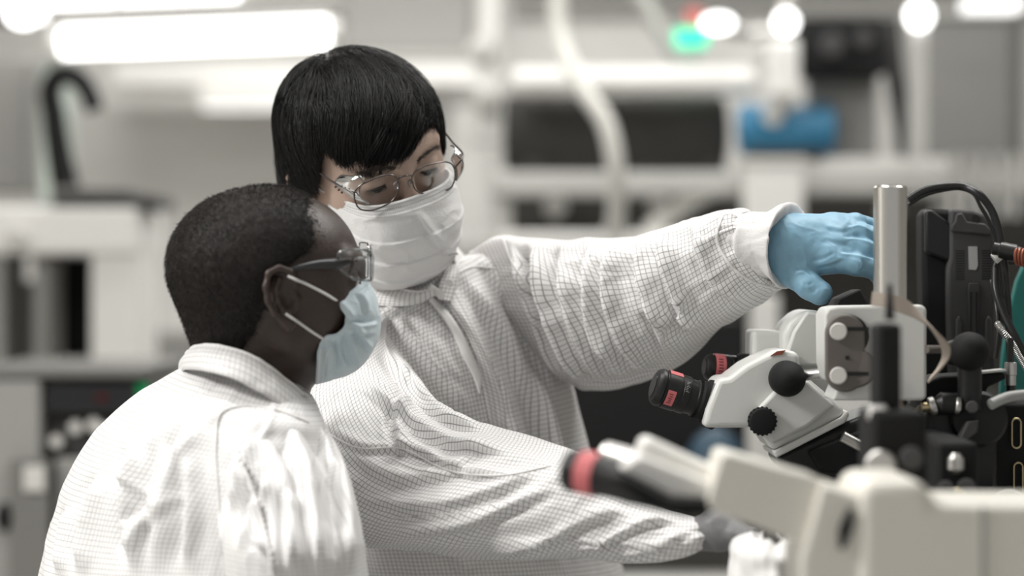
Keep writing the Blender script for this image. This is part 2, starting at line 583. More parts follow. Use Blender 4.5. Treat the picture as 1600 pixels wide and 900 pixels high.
def vnormals(V, Q):
    n = np.cross(V[Q[:, 2]] - V[Q[:, 0]], V[Q[:, 3]] - V[Q[:, 1]])
    N = np.zeros_like(V)
    for c in range(4):
        for a in range(3):
            N[:, a] += np.bincount(Q[:, c], weights=n[:, a], minlength=len(V))
    return unit(N)

def axis_grid(fine_lo, fine_hi, fs, lo, hi, cs):
    a = np.arange(fine_lo, fine_hi, fs)
    l = np.arange(fine_lo - cs, lo - cs, -cs)[::-1]
    h = np.arange(a[-1] + cs, hi + cs, cs)
    return np.r_[l, a, h]

class Frame:
    def __init__(self, o, Y, Z, s=1.0):
        self.o = np.asarray(o, float)
        self.Y = unit(Y); Z = np.asarray(Z, float)
        self.Z = unit(Z - self.Y * np.dot(Z, self.Y)); self.X = np.cross(self.Y, self.Z)
        self.s = s
        self.R = np.stack([self.X, self.Y, self.Z])       # rows: local axes
    def w(self, p):
        return self.o + (np.asarray(p, float) * self.s) @ self.R
    def l(self, P):
        return ((np.asarray(P, float) - self.o) @ self.R.T) / self.s
    def hit(self, px, py, ax, const):
        """where the sight line through a picture point meets the plane local[ax]=const (local coordinates)"""
        d = W(px, py, 1.0) - np.array([0, 0, EYE]); c = np.array([0, 0, EYE])
        n = self.R[ax]
        t = (const * self.s - np.dot(c - self.o, n)) / np.dot(d, n)
        return self.l(c + d * t)

# ------------------------------------------------------------------ cloth lofts
def fold_disp(P, N, folds):
    px, py = proj(P)
    q = np.stack([px, py], -1)
    tocam = unit(np.array([0, 0, EYE]) - P)
    face = sstep((N * tocam).sum(-1), 0.0, 0.35)
    out = np.zeros(P.shape[:-1])
    for fd in folds:
        pl, amp, w = fd[0], fd[1], fd[2]
        c = catmull(pl, 26)
        e = np.abs(c[-1] - c[0])
        amp = amp*(0.55 + 0.75*e[1]/max(e.sum(), 1e-6))
        best = np.full(out.shape, 1e9); sg = np.zeros(out.shape); tt = np.zeros(out.shape)
        for i in range(len(c) - 1):
            a, b = c[i], c[i+1]; ab = b - a
            h = np.clip(((q - a) @ ab) / (ab @ ab), 0, 1)
            d = q - a - h[..., None] * ab
            dd = np.hypot(d[..., 0], d[..., 1])
            s = np.sign(ab[0]*d[..., 1] - ab[1]*d[..., 0])
            m = dd < best
            best = np.where(m, dd, best); sg = np.where(m, s, sg); tt = np.where(m, (i + h) / (len(c)-1), tt)
        x = best * sg / w
        xs = np.where(x > 0, x/0.55, x/1.25)
        prof = np.exp(-xs*xs) - 0.55 * np.exp(-((x - 1.15)/0.6)**2)
        out += amp * prof * sstep(tt, -0.02, 0.22) * (1 - sstep(tt, 0.75, 1.02)) * face
    return out

FOLD = 2.0
def loft(stations, nu=240, nv=220, n=2.1, noise=(0.004, 7, 4, 1), fine=(0.0012, 26, 20), folds=(), seed=0, vshift=0.0):
    """rings through pairs of silhouette points. station = (x0,y0,d0, x1,y1,d1, half_thickness, ring_skew)"""
    S = []
    for s in stations:
        a, b = W(*s[0:3]), W(*s[3:6])
        c = (a + b) / 2; h = (b - a) / 2
        S.append(np.r_[c, h, [s[7] if len(s) > 7 else 0.0, s[6], 0.0]])
    S = catmull(S, nv)
    c, a, b = S[:, 0:3], S[:, 3:6], S[:, 6:9]
    th = np.linspace(math.pi/2, math.pi/2 + 2*math.pi, nu + 1)
    ct, st = np.cos(th), np.sin(th)
    ct = np.sign(ct)*np.abs(ct)**(2/n); st = np.sign(st)*np.abs(st)**(2/n)
    P = c[:, None] + a[:, None]*ct[None, :, None] + b[:, None]*st[None, :, None]
    L = np.c_[np.zeros(nv), np.cumsum(np.linalg.norm(np.diff(P, axis=1), axis=-1), axis=1)]
    U = L - L[:, nu//2][:, None]
    cl = np.r_[0, np.cumsum(np.linalg.norm(np.diff(c, axis=0), axis=1))]
    Vv = np.repeat(cl[:, None], nu+1, 1) + vshift
    def normals(P):
        du = np.roll(P[:, :-1], -1, 1) - np.roll(P[:, :-1], 1, 1)
        dv = np.gradient(P[:, :-1], axis=0)
        nn = unit(np.cross(du, dv))
        nn = np.concatenate([nn, nn[:, :1]], 1)
        out = P - c[:, None]
        if (nn*out).sum() < 0: nn = -nn
        return nn
    N = normals(P)
    if noise:
        A, fu, fv, sd = noise
        q = np.stack([np.cos(th)[None]*1.0 + 0*U, np.sin(th)[None] + 0*U, Vv*0], -1)
        q = np.stack([q[..., 0]*fu*0.35 + Vv*fv*0.5, q[..., 1]*fu*0.35, Vv*fv], -1)
        w = fbm(q*0.8 + 3.1, 2, sd+9)
        r = 1 - 2*np.abs(vnoise(q + w[..., None]*0.7, sd+seed))
        d = A * r * 0.7 + A * 0.5 * fbm(q*1.7, 2, sd+40)
        P = P + N * d[..., None]
        N = normals(P)
    if folds:
        dd = FOLD*fold_disp(P, N, folds)[:, :-1]
        for _ in range(3):
            dd = (np.roll(dd, 1, 1) + 2*dd + np.roll(dd, -1, 1))/4
            dd[1:-1] = (dd[:-2] + 2*dd[1:-1] + dd[2:])/4
        P = P + N * np.concatenate([dd, dd[:, :1]], 1)[..., None]
        N = normals(P)
    if fine:
        A, f1, f2 = fine
        r = 1 - 2*np.abs(vnoise(P * f1 + fbm(P*f2, 2, seed+3)[..., None]*0.6, seed+5))
        P = P + N * (A * r)[..., None]
    P[:, -1] = P[:, 0]
    V = P[:, :-1].reshape(-1, 3)
    i, j = np.meshgrid(np.arange(nv-1), np.arange(nu), indexing='ij')
    j2 = (j + 1) % nu
    Q = np.stack([i*nu + j, i*nu + j2, (i+1)*nu + j2, (i+1)*nu + j], -1).reshape(-1, 4)
    UV = np.stack([
        np.stack([U[i, j], Vv[i, j]], -1), np.stack([U[i, j+1], Vv[i, j+1]], -1),
        np.stack([U[i+1, j+1], Vv[i+1, j+1]], -1), np.stack([U[i+1, j], Vv[i+1, j]], -1)], -2).reshape(-1, 2)
    return V, Q, UV

def surf_hit(bvh, px, py):
    o = Vector((0, 0, EYE)); d = Vector(W(px, py, 1.0)) - o
    d.normalize()
    h = bvh.ray_cast(o, d)
    return None if h[0] is None else (np.array(h[0]), np.array(h[1]), d)

def strip_on(bvhs, A, B, n, m, lift=0.002, thick=0.0025):
    """a cloth strip lying on a surface between two picture polylines; returns V, Q, UV"""
    A, B = catmull(A, n), catmull(B, n)
    P = np.zeros((n, m, 3)); last = None
    for i in range(n):
        for j in range(m):
            t = j / (m - 1)
            x, y = A[i]*(1-t) + B[i]*t
            hs = [surf_hit(b, x, y) for b in bvhs]
            hs = [h for h in hs if h is not None]
            if hs:
                h = min(hs, key=lambda h: h[0][1])
                last = h[0][1] - lift
            P[i, j] = W(x, y, last if last is not None else 2.6)
    # smooth the depth so the strip does not copy every wrinkle
    for _ in range(3):
        P[1:-1, :, 1] = (P[:-2, :, 1] + 2*P[1:-1, :, 1] + P[2:, :, 1]) / 4
    prof = np.sin(np.linspace(0, math.pi, m))**0.5 * thick
    P[:, :, 1] -= prof[None]
    back = P.copy(); back[:, :, 1] += thick + 0.003
    V = np.concatenate([P.reshape(-1, 3), back.reshape(-1, 3)])
    Q = []; UV = []
    la = np.r_[0, np.cumsum(np.linalg.norm(np.diff(P[:, m//2], axis=0), axis=1))]
    wd_ = np.linalg.norm(P[n//2, -1] - P[n//2, 0])
    for i in range(n-1):
        for j in range(m-1):
            Q.append((i*m+j, (i+1)*m+j, (i+1)*m+j+1, i*m+j+1))
            UV += [(j/(m-1)*wd_, la[i]), (j/(m-1)*wd_, la[i+1]), ((j+1)/(m-1)*wd_, la[i+1]), ((j+1)/(m-1)*wd_, la[i])]
    o = n*m
    rim = [(i, 0) for i in range(n)] + [(n-1, j) for j in range(1, m)] + [(i, m-1) for i in range(n-2, -1, -1)] + [(0, j) for j in range(m-2, 0, -1)]
    for a in range(len(rim)):
        b = (a+1) % len(rim)
        ia, ib = rim[a][0]*m + rim[a][1], rim[b][0]*m + rim[b][1]
        Q.append((ia, ia+o, ib+o, ib)); UV += [(0, 0)]*4
    return V, Q, UV

def seam_on(bvhs, poly, r, n=40, lift=0.0006):
    pts = []
    for x, y in catmull(poly, n):
        hs = [h for h in (surf_hit(b, x, y) for b in bvhs) if h is not None]
        if hs:
            h = min(hs, key=lambda h: h[0][1])
            pts.append(h[0] - np.array(h[2])*lift)
    pts = np.array(pts)
    keep = [0]
    for i in range(1, len(pts)):
        if abs(pts[i, 1] - pts[keep[-1], 1]) < 0.03: keep.append(i)
    pts = pts[keep]
    for _ in range(2):
        pts[1:-1] = (pts[:-2] + 2*pts[1:-1] + pts[2:]) / 4
    return pts

def bvh_of(V, Q):
    return BVHTree.FromPolygons([tuple(v) for v in V], [tuple(int(i) for i in q) for q in Q])

# ================================================================== THE ROOM
def slab(name, lo, hi, m):
    o = MB().box(lo, hi).build(name, m, None, smooth=False)
    o['kind'] = 'structure'
    return o
slab('floor', (-4.1, -1.2, -0.1), (5.1, 9.1, 0.0), M['floorm'])
slab('ceiling', (-4.1, -1.2, 3.0), (5.1, 9.1, 3.1), M['ceilm'])
slab('wall_back', (-4.1, 9.0, 0.0), (5.1, 9.1, 3.0), M['wallm'])
slab('wall_left', (-4.1, -1.2, 0.0), (-4.0, 9.0, 3.0), M['wallm'])
slab('wall_right', (5.0, -1.2, 0.0), (5.1, 9.0, 3.0), M['wallm'])
slab('baseboard_back', (-4.0, 8.98, 0.0), (5.0, 9.0, 0.1), M['grey_paint'])

def ceiling_lamp(x, y, w, h, label):
    t = thing('ceiling_lamp', (x, y, 2.94), label, 'lamp', 'ceiling lamps')
    mb = MB()
    mb.box((x-w/2-.03, y-h/2-.03, 2.945), (x+w/2+.03, y-h/2, 3.0)).box((x-w/2-.03, y+h/2, 2.945), (x+w/2+.03, y+h/2+.03, 3.0))
    mb.box((x-w/2-.03, y-h/2, 2.945), (x-w/2, y+h/2, 3.0)).box((x+w/2, y-h/2, 2.945), (x+w/2+.03, y+h/2, 3.0))
    mb.build('lamp_frame', M['white_paint'], t, smooth=False)
    MB().box((x-w/2, y-h/2, 2.955), (x+w/2, y+h/2, 2.99)).build('diffuser', M['panel_glow'], t, smooth=False)
for x, y, w, lab in ((-0.45, 2.35, 1.2, 'white ceiling lamp panel over the bending person'),
                     (0.9, 2.9, 1.2, 'white ceiling lamp panel over the microscopes'),
                     (-2.3, 1.6, 1.2, 'white ceiling lamp panel to the left of the bending person'),
                     (0.0, 5.4, 3.0, 'long white ceiling lamp panel over the machines'),
                     (0.0, 7.6, 3.0, 'long white ceiling lamp panel near the back wall')):
    ceiling_lamp(x, y, w, 0.5, lab)

# ---- fluorescent batten lamps, top left
def batten(x0, y0, x1, y1, d, r, label):
    a, b = W(x0, y0, d), W(x1, y1, d)
    t = thing('batten_lamp', (a + b)/2, label, 'lamp', 'fluorescent batten lamps')
    u = unit(b - a)
    MB().cyl(a, b, r, seg=28).build('glowing_tube', M['tube_glow'], t)
    mb = MB()
    up = np.array([0, 0, 1.0])
    mb.obox((a+b)/2 + up*(r+0.03) + np.array([0, .03, 0]), (u, (0, 1, 0), np.cross(u, (0, 1, 0))), (np.linalg.norm(b-a)/2+.04, .05, .022))
    mb.build('housing', M['grey_paint'], t, smooth=False, bevel=.004)
    for e, s in ((a, -1), (b, 1)):
        MB().cyl(e + u*s*.002, e + u*s*.03, r*.9, ch=.004).build('end_cap', M['white_paint'], t)
    for k in (.2, .8):
        p = a*(1-k) + b*k + up*(r+.05) + np.array([0, .03, 0])
        MB().cyl(p, (p[0], p[1], 3.0), .004, seg=8).build('hanging_rod', M['steel'], t)
batten(62, 12, 372, 3, 6.6, .036, 'upper bright fluorescent tube lamp, cut by the top edge of the picture')
batten(98, 66, 512, 50, 6.0, .036, 'lower and longer bright fluorescent tube lamp, just above the dark hooked arm')

# ---- long pale cable tray and small lamp under it on the back wall
t = thing('cable_tray', W(470, 135, 8.6), 'long pale cable tray running behind the dark-haired head', 'cable tray')
MB().pxbox(175, 92, 752, 132, 8.5, .3).build('tray', M['white_paint'], t, smooth=False, bevel=.01)
MB().pxbox(175, 84, 752, 92, 8.48, .02).build('tray_lip', M['alu'], t, smooth=False)
t = thing('strip_lamp', W(400, 165, 8.4), 'short pale strip lamp below the cable tray', 'lamp')
MB().pxbox(310, 138, 510, 165, 8.45, .1).build('housing', M['white_paint'], t, smooth=False, bevel=.008)
MB().pxbox(316, 165, 504, 168, 8.47, .06).build('diffuser', M['panel_glow'], t, smooth=False)
tag(MB().pxbox(532, -60, 740, 84, 8.7, .25).build('ceiling_duct', M['grey_paint'], None, smooth=False, bevel=.02),
    'grey-green box duct above the dark-haired head', 'duct')

# ---- left: machine frame with post and hooked arm
D = 5.6
t = thing('open_machine', (W(110, 450, D)[0], D+.2, 0), 'white open machine frame with dark openings at the far left', 'machine frame')
def px_post(x0, x1, ytop, d, th, m, nm, par, zb=0.0):
    a, b = W(x0, 0, d), W(x1, 0, d)
    return MB().box((a[0], d, zb), (b[0], d+th, W(0, ytop, d)[2])).build(nm, m, par, smooth=False, bevel=.006)
px_post(142, 216, 330, D, .30, M['white_paint'], 'post', t)
px_post(-40, 6, 330, D, .25, M['grey_paint'], 'post', t)
px_post(52, 74, 400, D+.05, .2, M['grey_paint'], 'post', t)
MB().pxbox(-40, 322, 216, 398, D-.02, .42).build('top_beam', M['white_paint'], t, smooth=False, bevel=.012)
MB().pxbox(4, 440, 54, 600, D+.15, .1).build('side_panel', M['mid_grey'], t, smooth=False)
MB().pxbox(74, 398, 142, 600, D+.3, .05).build('recess', M['black_matt'], t, smooth=False)
MB().cyl(W(25, 372, D-.02), W(25, 372, D-.06), .024, ch=.004).build('bokeh_disc', M['screw_white'], t)  # pale disc stands in for an out-of-focus spot of light
MB().pxbox(74, 560, 142, 580, D, .1).build('crossbar', M['mid_grey'], t, smooth=False)
t = thing('greenish_post', W(85, 322, D+.5), 'pale green translucent upright post at the far left', 'post')
MB().pxbox(60, 92, 106, 322, D+.44, .12).build('panel', M['greenish'], t, smooth=False, bevel=.01)
MB().pxbox(52, 84, 112, 96, D+.42, .16).build('cap', M['alu'], t, smooth=False, bevel=.005)
t = thing('hooked_arm', W(110, 322, D), 'black hooked machine arm on a grey base, far left', 'machine arm')
arm = [(104, 300), (92, 240), (84, 180), (80, 135), (92, 118), (120, 122), (138, 145), (148, 172)]
MB().tube([W(x, y, D+.02) for x, y in arm], [.034, .030, .028, .026, .024, .022], seg=14, n=40).build('arm_tube', M['black_matt'], t)
MB().pxbox(75, 292, 205, 304, D-.02, .25).build('base', M['mid_grey'], t, smooth=False, bevel=.01)
MB().pxbox(78, 304, 245, 323, D-.02, .3).build('base', M['charcoal'], t, smooth=False, bevel=.01)
tag(MB().pxbox(-40, 92, 46, 300, D+.6, .2).build('storage_panel', M['grey_paint'], None, smooth=False, bevel=.01),
    'grey upright panel behind the pale green post', 'panel')
tag(MB().pxbox(-20, -30, 22, 32, D+.3, .1).build('hanging_display', M['black_matt'], None, smooth=False, bevel=.006),
    'small black display cut by the top left corner', 'display')
tag(MB().ball(W(36, 12, D+.2), .045).build('hanging_lamp', M['white_glow'], None),
    'small round glowing lamp at the top left corner', 'lamp')

# ---- lower left: console machine
D = 4.4
t = thing('console_cabinet', (W(120, 600, D)[0], D+.3, 0), 'grey console machine with a black display and cabinet door, lower left', 'machine')
a, b = W(-60, 588, D), W(236, 588, D)
MB().box((a[0], D+.06, 0), (b[0], D+.6, a[2]-.01)).build('body', M['mid_grey'], t, smooth=False, bevel=.008)
MB().box((a[0], D-.02, 0), (W(66, 0, D)[0], D+.055, W(0, 592, D)[2])).build('side_cover', M['grey_paint'], t, smooth=False, bevel=.006)
MB().pxbox(-60, 574, 232, 590, D-.03, .6).build('top_plate', M['mid_grey'], t, smooth=False, bevel=.004)
p = MB().pxbox(70, 597, 232, 646, D-.01, .07).build('display', M['black_gloss'], t, smooth=False, bevel=.006)
MB().pxbox(150, 618, 166, 624, D-.016, .008).build('red_indicator', M['led_red'], p, smooth=False)
MB().pxbox(214, 600, 232, 620, D-.016, .008).build('green_indicator', M['led_green'], p, smooth=False)
MB().box((W(22, 0, D)[0], D-.045, 0), (W(84, 0, D)[0], D-.02, W(0, 716, D)[2])).build('cabinet_door', M['mid_grey'], t, smooth=False, bevel=.004)
MB().pxbox(36, 728, 70, 768, D-.055, .012).build('door_plate', M['screw_white'], t, smooth=False, bevel=.003)
MB().ball(W(7, 808, D-.04), .022, sq=(.7, .8, 1.2)).build('door_knob', M['black_matt'], t)
MB().pxbox(76, 652, 200, 714, D+.03, .04).build('control_panel', M['charcoal'], t, smooth=False, bevel=.004)
for x, y in ((118, 668), (146, 664), (160, 672), (88, 690)):
    MB().cyl(W(x, y, D+.03), W(x, y, D-.01), .012, ch=.002).build('knob', M['screw_white'], t)
MB().pxbox(86, 716, 232, 960, D+.0, .05).build('lower_door', M['grey_paint'], t, smooth=False, bevel=.004)
tag(MB().box((W(225, 0, 7)[0], 7, 0), (W(330, 0, 7)[0], 7.4, W(0, 515, 7)[2])).build('low_cabinet', M['grey_paint'], None, smooth=False, bevel=.02),
    'pale low cabinet behind the short-haired head', 'cabinet')

# ---- behind the heads: pale uprights
D = 7.0
t = thing('white_upright', (W(745, 0, D)[0], D+.1, 0), 'white upright column to the right of the dark-haired head', 'column')
px_post(704, 762, 170, D, .12, M['white_paint'], 'column', t)
MB().pxbox(690, 380, 790, 398, D-.02, .2).build('bracket', M['alu'], t, smooth=False, bevel=.006)
t = thing('overhead_riser', (W(765, 0, 6.4)[0], 6.4, 1.6), 'pale riser pipe with round couplings left of the hose', 'pipe')
MB().cyl(W(765, 140, 6.4), (W(765, 0, 6.4)[0], 6.4, 3.0), .035).build('pipe', M['white_paint'], t)
for x, y, r in ((762, 148, .045), (752, 80, .04)):
    MB().ball(W(x, y, 6.36), r).build('coupling', M['screw_white'], t)
MB().cyl(W(765, 205, 6.4), W(765, 140, 6.4), .03).build('pipe', M['alu'], t)
MB().pxbox(735, 205, 790, 222, 6.36, .1).build('foot_plate', M['alu'], t, smooth=False, bevel=.004)

# ---- right: the big line machine
D = 6.0
t = thing('line_machine', (W(1100, 0, D)[0], D+.3, 0), 'long metal machine frame with rails behind the reaching arm', 'machine')
MB().pxbox(770, 268, 1760, 305, D-.05, .12).build('front_rail', M['alu'], t, smooth=False, bevel=.008)
MB().pxbox(1180, 246, 1500, 268, D-.03, .10).build('upper_rail', M['white_paint'], t, smooth=False, bevel=.006)
MB().pxbox(780, 362, 1185, 384, D-.05, .5).build('shelf', M['white_paint'], t, smooth=False, bevel=.008)
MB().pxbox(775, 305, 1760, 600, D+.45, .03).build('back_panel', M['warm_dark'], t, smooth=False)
MB().pxbox(1176, 460, 1218, 760, D-.3, .10).build('middle_post', M['white_paint'], t, smooth=False, bevel=.006)
for x0, x1 in ((770, 800), (1470, 1500), (1720, 1760)):
    px_post(x0, x1, 268, D-.0, .1, M['alu'], 'leg', t)
MB().tube([W(1010, 362, D), W(1110, 296, D), W(1180, 280, D)], .022, n=14).build('brace', M['hose'], t)
MB().pxbox(1424, 36, 1448, 246, D-.17, .06).build('lamp_post', M['alu'], t, smooth=False)
for x, y, r, c in ((868, 322, .03, 'steel'), (1030, 322, .028, 'steel'), (1390, 330, .03, 'alu')):
    MB().cyl(W(x, y, D+.3), W(x, y, D+.46), r, ch=.004).build('roller_end', M[c], t)
for x in (1490, 1512, 1536, 1565, 1588):
    MB().cyl(W(x, 240, D-.1), W(x, 340, D-.1), .012, seg=12).build('pin', M['alu'], t)
px_post(1176, 1214, 460, D-.1, .1, M['white_paint'], 'leg', t)

t = thing('dark_roller', W(985, 262, D), 'large dark roller lying on the machine rail', 'roller')
MB().lathe(W(786, 208, D+.15), W(1170, 208, D+.15), [(0, .05), (.004, .090), (.02, .100), (.555, .100), (.57, .08), (.575, .05)], 48).build('roller_body', M['dark_grey'], t)
for x in (835, 1120):
    MB().pxbox(x-14, 240, x+14, 268, D+.08, .14).build('roller_bearing', M['charcoal'], t, smooth=False, bevel=.005)
t = thing('highlight_band', W(985, 150, D), 'white horizontal cylinder standing in for the bright highlight above the dark roller', 'duct')  # white cylinder added to draw the bright highlight over the roller
MB().lathe(W(800, 128, D+.0), W(1178, 126, D+.0), [(0, .02), (.003, .036), (.6, .036), (.604, .02)], 32).build('highlight_cylinder', M['white_paint'], t)
for x in (850, 1000, 1150):
    MB().pxbox(x-5, 134, x+5, 150, D+.1, .04).build('clip', M['alu'], t, smooth=False)
t = thing('blue_motor', W(1226, 246, D), 'blue cylindrical motor at the right end of the dark roller', 'motor')
mot = MB().lathe(W(1152, 202, D), W(1302, 202, D), [(0, .03), (.004, .058), (.014, .064), (.036, .064), (.04, .062), (.2, .062), (.205, .064), (.232, .064), (.24, .055), (.242, .02)], 40).build('motor_body', M['blue_paint'], t)
MB().cyl(W(1208, 180, D-.02), W(1208, 180, D-.08), .026, ch=.003).build('highlight_disc', M['screw_white'], mot)  # round highlight on the motor, painted as a pale disc
MB().pxbox(1166, 232, 1286, 250, D-.04, .1).build('foot_plate', M['charcoal'], t, smooth=False, bevel=.004)
t = thing('feed_column', W(1226, 165, D-.1), 'bright white column standing on the blue motor', 'column')
MB().pxbox(1202, 62, 1250, 152, D-.16, .09).build('column', M['white_paint'], t, smooth=False, bevel=.01)
MB().pxbox(1212, 150, 1240, 172, D-.14, .05).build('nozzle', M['screw_white'], t, smooth=False, bevel=.006)
tag(MB().ball(W(1228, 34, D-.2), .027).build('round_lamp', M['white_glow'], None),
    'round white lamp on top of the bright column', 'lamp', 'small round machine lamps')
t = thing('paper_box', W(1210, 400, D-.15), 'white paper box hanging in front of the rail below the blue motor', 'box')
MB().pxbox(1166, 250, 1256, 398, D-.2, .12).build('box', M['white_paint'], t, smooth=False, bevel=.006)
MB().pxbox(1160, 246, 1262, 258, D-.205, .13).build('lid', M['screw_white'], t, smooth=False, bevel=.004)

t = thing('camera_housing', W(1317, 122, D), 'square black camera housing at the top right', 'camera housing')
MB().pxbox(1250, 26, 1384, 118, D-.1, .16).build('housing', M['black_matt'], t, smooth=False, bevel=.012)
MB().cyl(W(1300, 70, D-.1), W(1300, 70, D-.14), .030, ch=.004).build('lens_ring', M['charcoal'], t)
MB().cyl(W(1350, 62, D-.1), W(1350, 62, D-.13), .022, ch=.004).build('lens_ring', M['charcoal'], t)
MB().pxbox(1262, 118, 1372, 250, D+.05, .06).build('mounting_plate', M['grey_paint'], t, smooth=False, bevel=.006)
t = thing('support_column', W(1405, 250, D), 'slanted dark support column beside the grey cabinet panel', 'column')
MB().tube([W(1388, 30, D+.05), W(1400, 130, D+.05), W(1425, 250, D+.05)], [.028, .026, .03], n=12).build('column', M['charcoal'], t)
tag(MB().ball(W(1436, 24, D-.2), .030, sq=(1, 1, 1.1)).build('round_lamp', M['white_glow'], None),
    'round white lamp at the top right beside the grey panel', 'lamp', 'small round machine lamps')
t = thing('tall_panel', (W(1510, 0, D+.75)[0], D+.9, 0), 'tall grey cabinet at the top right', 'cabinet')
px_post(1440, 1582, 22, D+.65, .5, M['grey_paint'], 'body', t)
MB().pxbox(1432, 14, 1590, 26, D+.63, .54).build('top_edge', M['alu'], t, smooth=False)
px_post(1584, 1600, 22, D+.61, .5, M['mid_grey'], 'side_strip', t)
tag(MB().pxbox(1512, -6, 1600, 14, D+.1, .1).build('strip_lamp', M['panel_glow'], None, smooth=False, bevel=.004),
    'short glowing strip lamp cut by the top right corner', 'lamp')
t = thing('signal_tower', W(1088, 100, D), 'signal lamp with a glowing green section and a faint red top', 'signal lamp')
MB().cyl(W(1080, 72, D+.12), W(1080, 46, D+.12), .042).build('green_section', M['green_glow'], t)
MB().cyl(W(1085, 44, D+.12), W(1085, 14, D+.12), .022).build('red_section', M['red_glow'], t)
MB().cyl(W(1085, 47, D+.12), W(1085, 44, D+.12), .030).build('collar', M['alu'], t)
MB().cyl(W(1085, 66, D+.12), W(1085, 122, D+.12), .010, seg=12).build('stem', M['alu'], t)
tag(MB().ball(W(1122, 36, D-.15), .026, sq=(1.5, 1, .8)).build('spot_lamp', M['white_glow'], None),
    'oval glowing white spot lamp right of the green signal', 'lamp')
t = thing('overhead_pipe', W(1170, 52, D), 'silvery overhead pipe running from the signal lamp to the column', 'pipe')
MB().tube([W(1122, 36, D-.13), W(1160, 52, D), W(1210, 50, D)], .020, n=12).build('pipe', M['steel'], t)
MB().tube([W(1120, 85, D), W(1180, 80, D), W(1215, 40, D), W(1236, -20, D)], .012, n=20).build('pipe_bend', M['hose'], t)
t = thing('air_hose', W(920, 300, D-.25), 'pale hose curving down in front of the dark roller', 'hose')
MB().tube([W(872, -40, D-.2), W(874, 50, D-.2), (W(905, 130, D-.25)), W(948, 195, D-.28), W(962, 260, D-.28), W(962, 368, D-.2)], .022, seg=14, n=50).build('hose_tube', M['hose'], t)
MB().cyl(W(962, 352, D-.2), W(962, 366, D-.2), .030).build('fitting', M['alu'], t)
tag(MB().tube([W(990, -30, D+.3), W(1040, 60, D+.3), W(1075, 110, D+.3), W(1090, 134, D+.3)], .022, n=20).build('slanting_strut', M['alu'], None),
    'grey slanting strut above the white highlight cylinder', 'strut')
t = thing('upper_beam', W(1000, 60, D+1.2), 'pale grey overhead beam above the machine', 'beam')
MB().pxbox(800, -40, 1760, 8, D+1.2, .3).build('beam', M['grey_paint'], t, smooth=False)
MB().pxbox(800, 8, 1760, 16, D+1.18, .34).build('beam_edge', M['alu'], t, smooth=False)
# ---- dark zone between the two people and the bench behind
D = 4.6
t = thing('dark_cabinet', (W(1010, 0, D)[0], D+.3, 0), 'tall black cabinet between the two sleeves', 'cabinet')
a, b = W(852, 0, D), W(1168, 0, D)
MB().box((a[0], D, 0), (b[0], D+.5, W(0, 500, D)[2])).build('body', M['black_matt'], t, smooth=False, bevel=.01)
MB().pxbox(860, 840, 1160, 845, D-.02, .02).build('trim_strip', M['charcoal'], t, smooth=False)
zt = W(0, 668, D-.12)[2]; xc = W(1118, 0, D-.12)[0]
tag(MB().lathe((xc, D-.12, 0), (xc, D-.12, zt), [(0, .05), (.01, .055), (zt-.05, .055), (zt-.02, .040), (zt, .012)], 32).build('gas_cylinder', M['blue_dark'], None),
    'dark blue cylinder standing behind, glimpsed under the eyepieces', 'cylinder')
t = thing('rear_bench', (W(1050, 0, 3.9)[0], 4.1, 0), 'low grey bench behind the lower sleeve', 'bench')
a, b = W(880, 0, 3.9), W(1500, 0, 3.9)
zt = W(0, 889, 4.4)[2]
MB().box((a[0], 3.85, zt-.03), (b[0], 4.4, zt)).build('bench_top', M['alu'], t, smooth=False, bevel=.004)
MB().box((a[0]+.02, 4.38, zt), (b[0], 4.4, zt+.13)).build('splashback', M['warm_dark'], t, smooth=False)
for x in (a[0]+.03, b[0]-.07):
    for y in (3.88, 4.34):
        MB().box((x, y, 0), (x+.04, y+.04, zt-.03)).build('leg', M['alu'], t, smooth=False)

# ================================================================== PEOPLE
def body_field(fr, box, fine, zlo, coarse=0.014):
    """grid: fine around the head, coarse below"""
    lo, hi = box
    return Field([axis_grid(lo[0], hi[0], fine, lo[0]-.55, hi[0]+.75, coarse),
                  axis_grid(lo[1], hi[1], fine, lo[1]-.35, hi[1]+.35, coarse),
                  axis_grid(lo[2], hi[2], fine, zlo, hi[2]+.03, coarse)])

def ear(Fd, fr, c, s, side, tilt=0.15, k=.004):
    """outer ear: rim, fold, bowl, lobe.  c = local centre, side = +1/-1"""
    ct, st_ = math.cos(tilt), math.sin(tilt)
    def q(out, y, z):
        y2, z2 = y*ct - z*st_, y*st_ + z*ct
        return fr.w((c[0] + side*out, c[1] + y2*s, c[2] + z2*s))
    Fd.ell(q(.004, -.002, .002), np.array([.0055, .0135*s, .0255*s])*fr.s, fr.R, k=.005)
    rim = [(.006, .012, .012), (.009, .010, .024), (.011, .000, .031), (.013, -.011, .028), (.015, -.017, .016), (.015, -.018, .002), (.013, -.014, -.012), (.010, -.007, -.022)]
    for a, b in zip(rim[:-1], rim[1:]):
        Fd.cone(q(*a), q(*b), .0034, .0034, k=.003)
    anti = [(.011, -.002, .020), (.0115, -.008, .012), (.0115, -.009, .000), (.010, -.005, -.010), (.009, .002, -.014)]
    for a, b in zip(anti[:-1], anti[1:]):
        Fd.cone(q(*a), q(*b), .0030, .0028, k=.003)
    Fd.ell(q(.0075, -.003, -.024), np.array([.0045, .0075*s, .0090*s])*fr.s, fr.R, k=.005)      # lobe
    Fd.cone(q(.005, .011, -.004), q(.007, .008, -.010), .0040, .0035, k=.004)                       # tragus
    Fd.ell(q(.0125, .002, -.002), np.array([.0075, .0062*s, .0085*s])*fr.s, fr.R, k=.003, op='sub')  # bowl
    Fd.ell(q(.0125, .002, .012), np.array([.0045, .0042*s, .0070*s])*fr.s, fr.R, k=.003, op='sub')

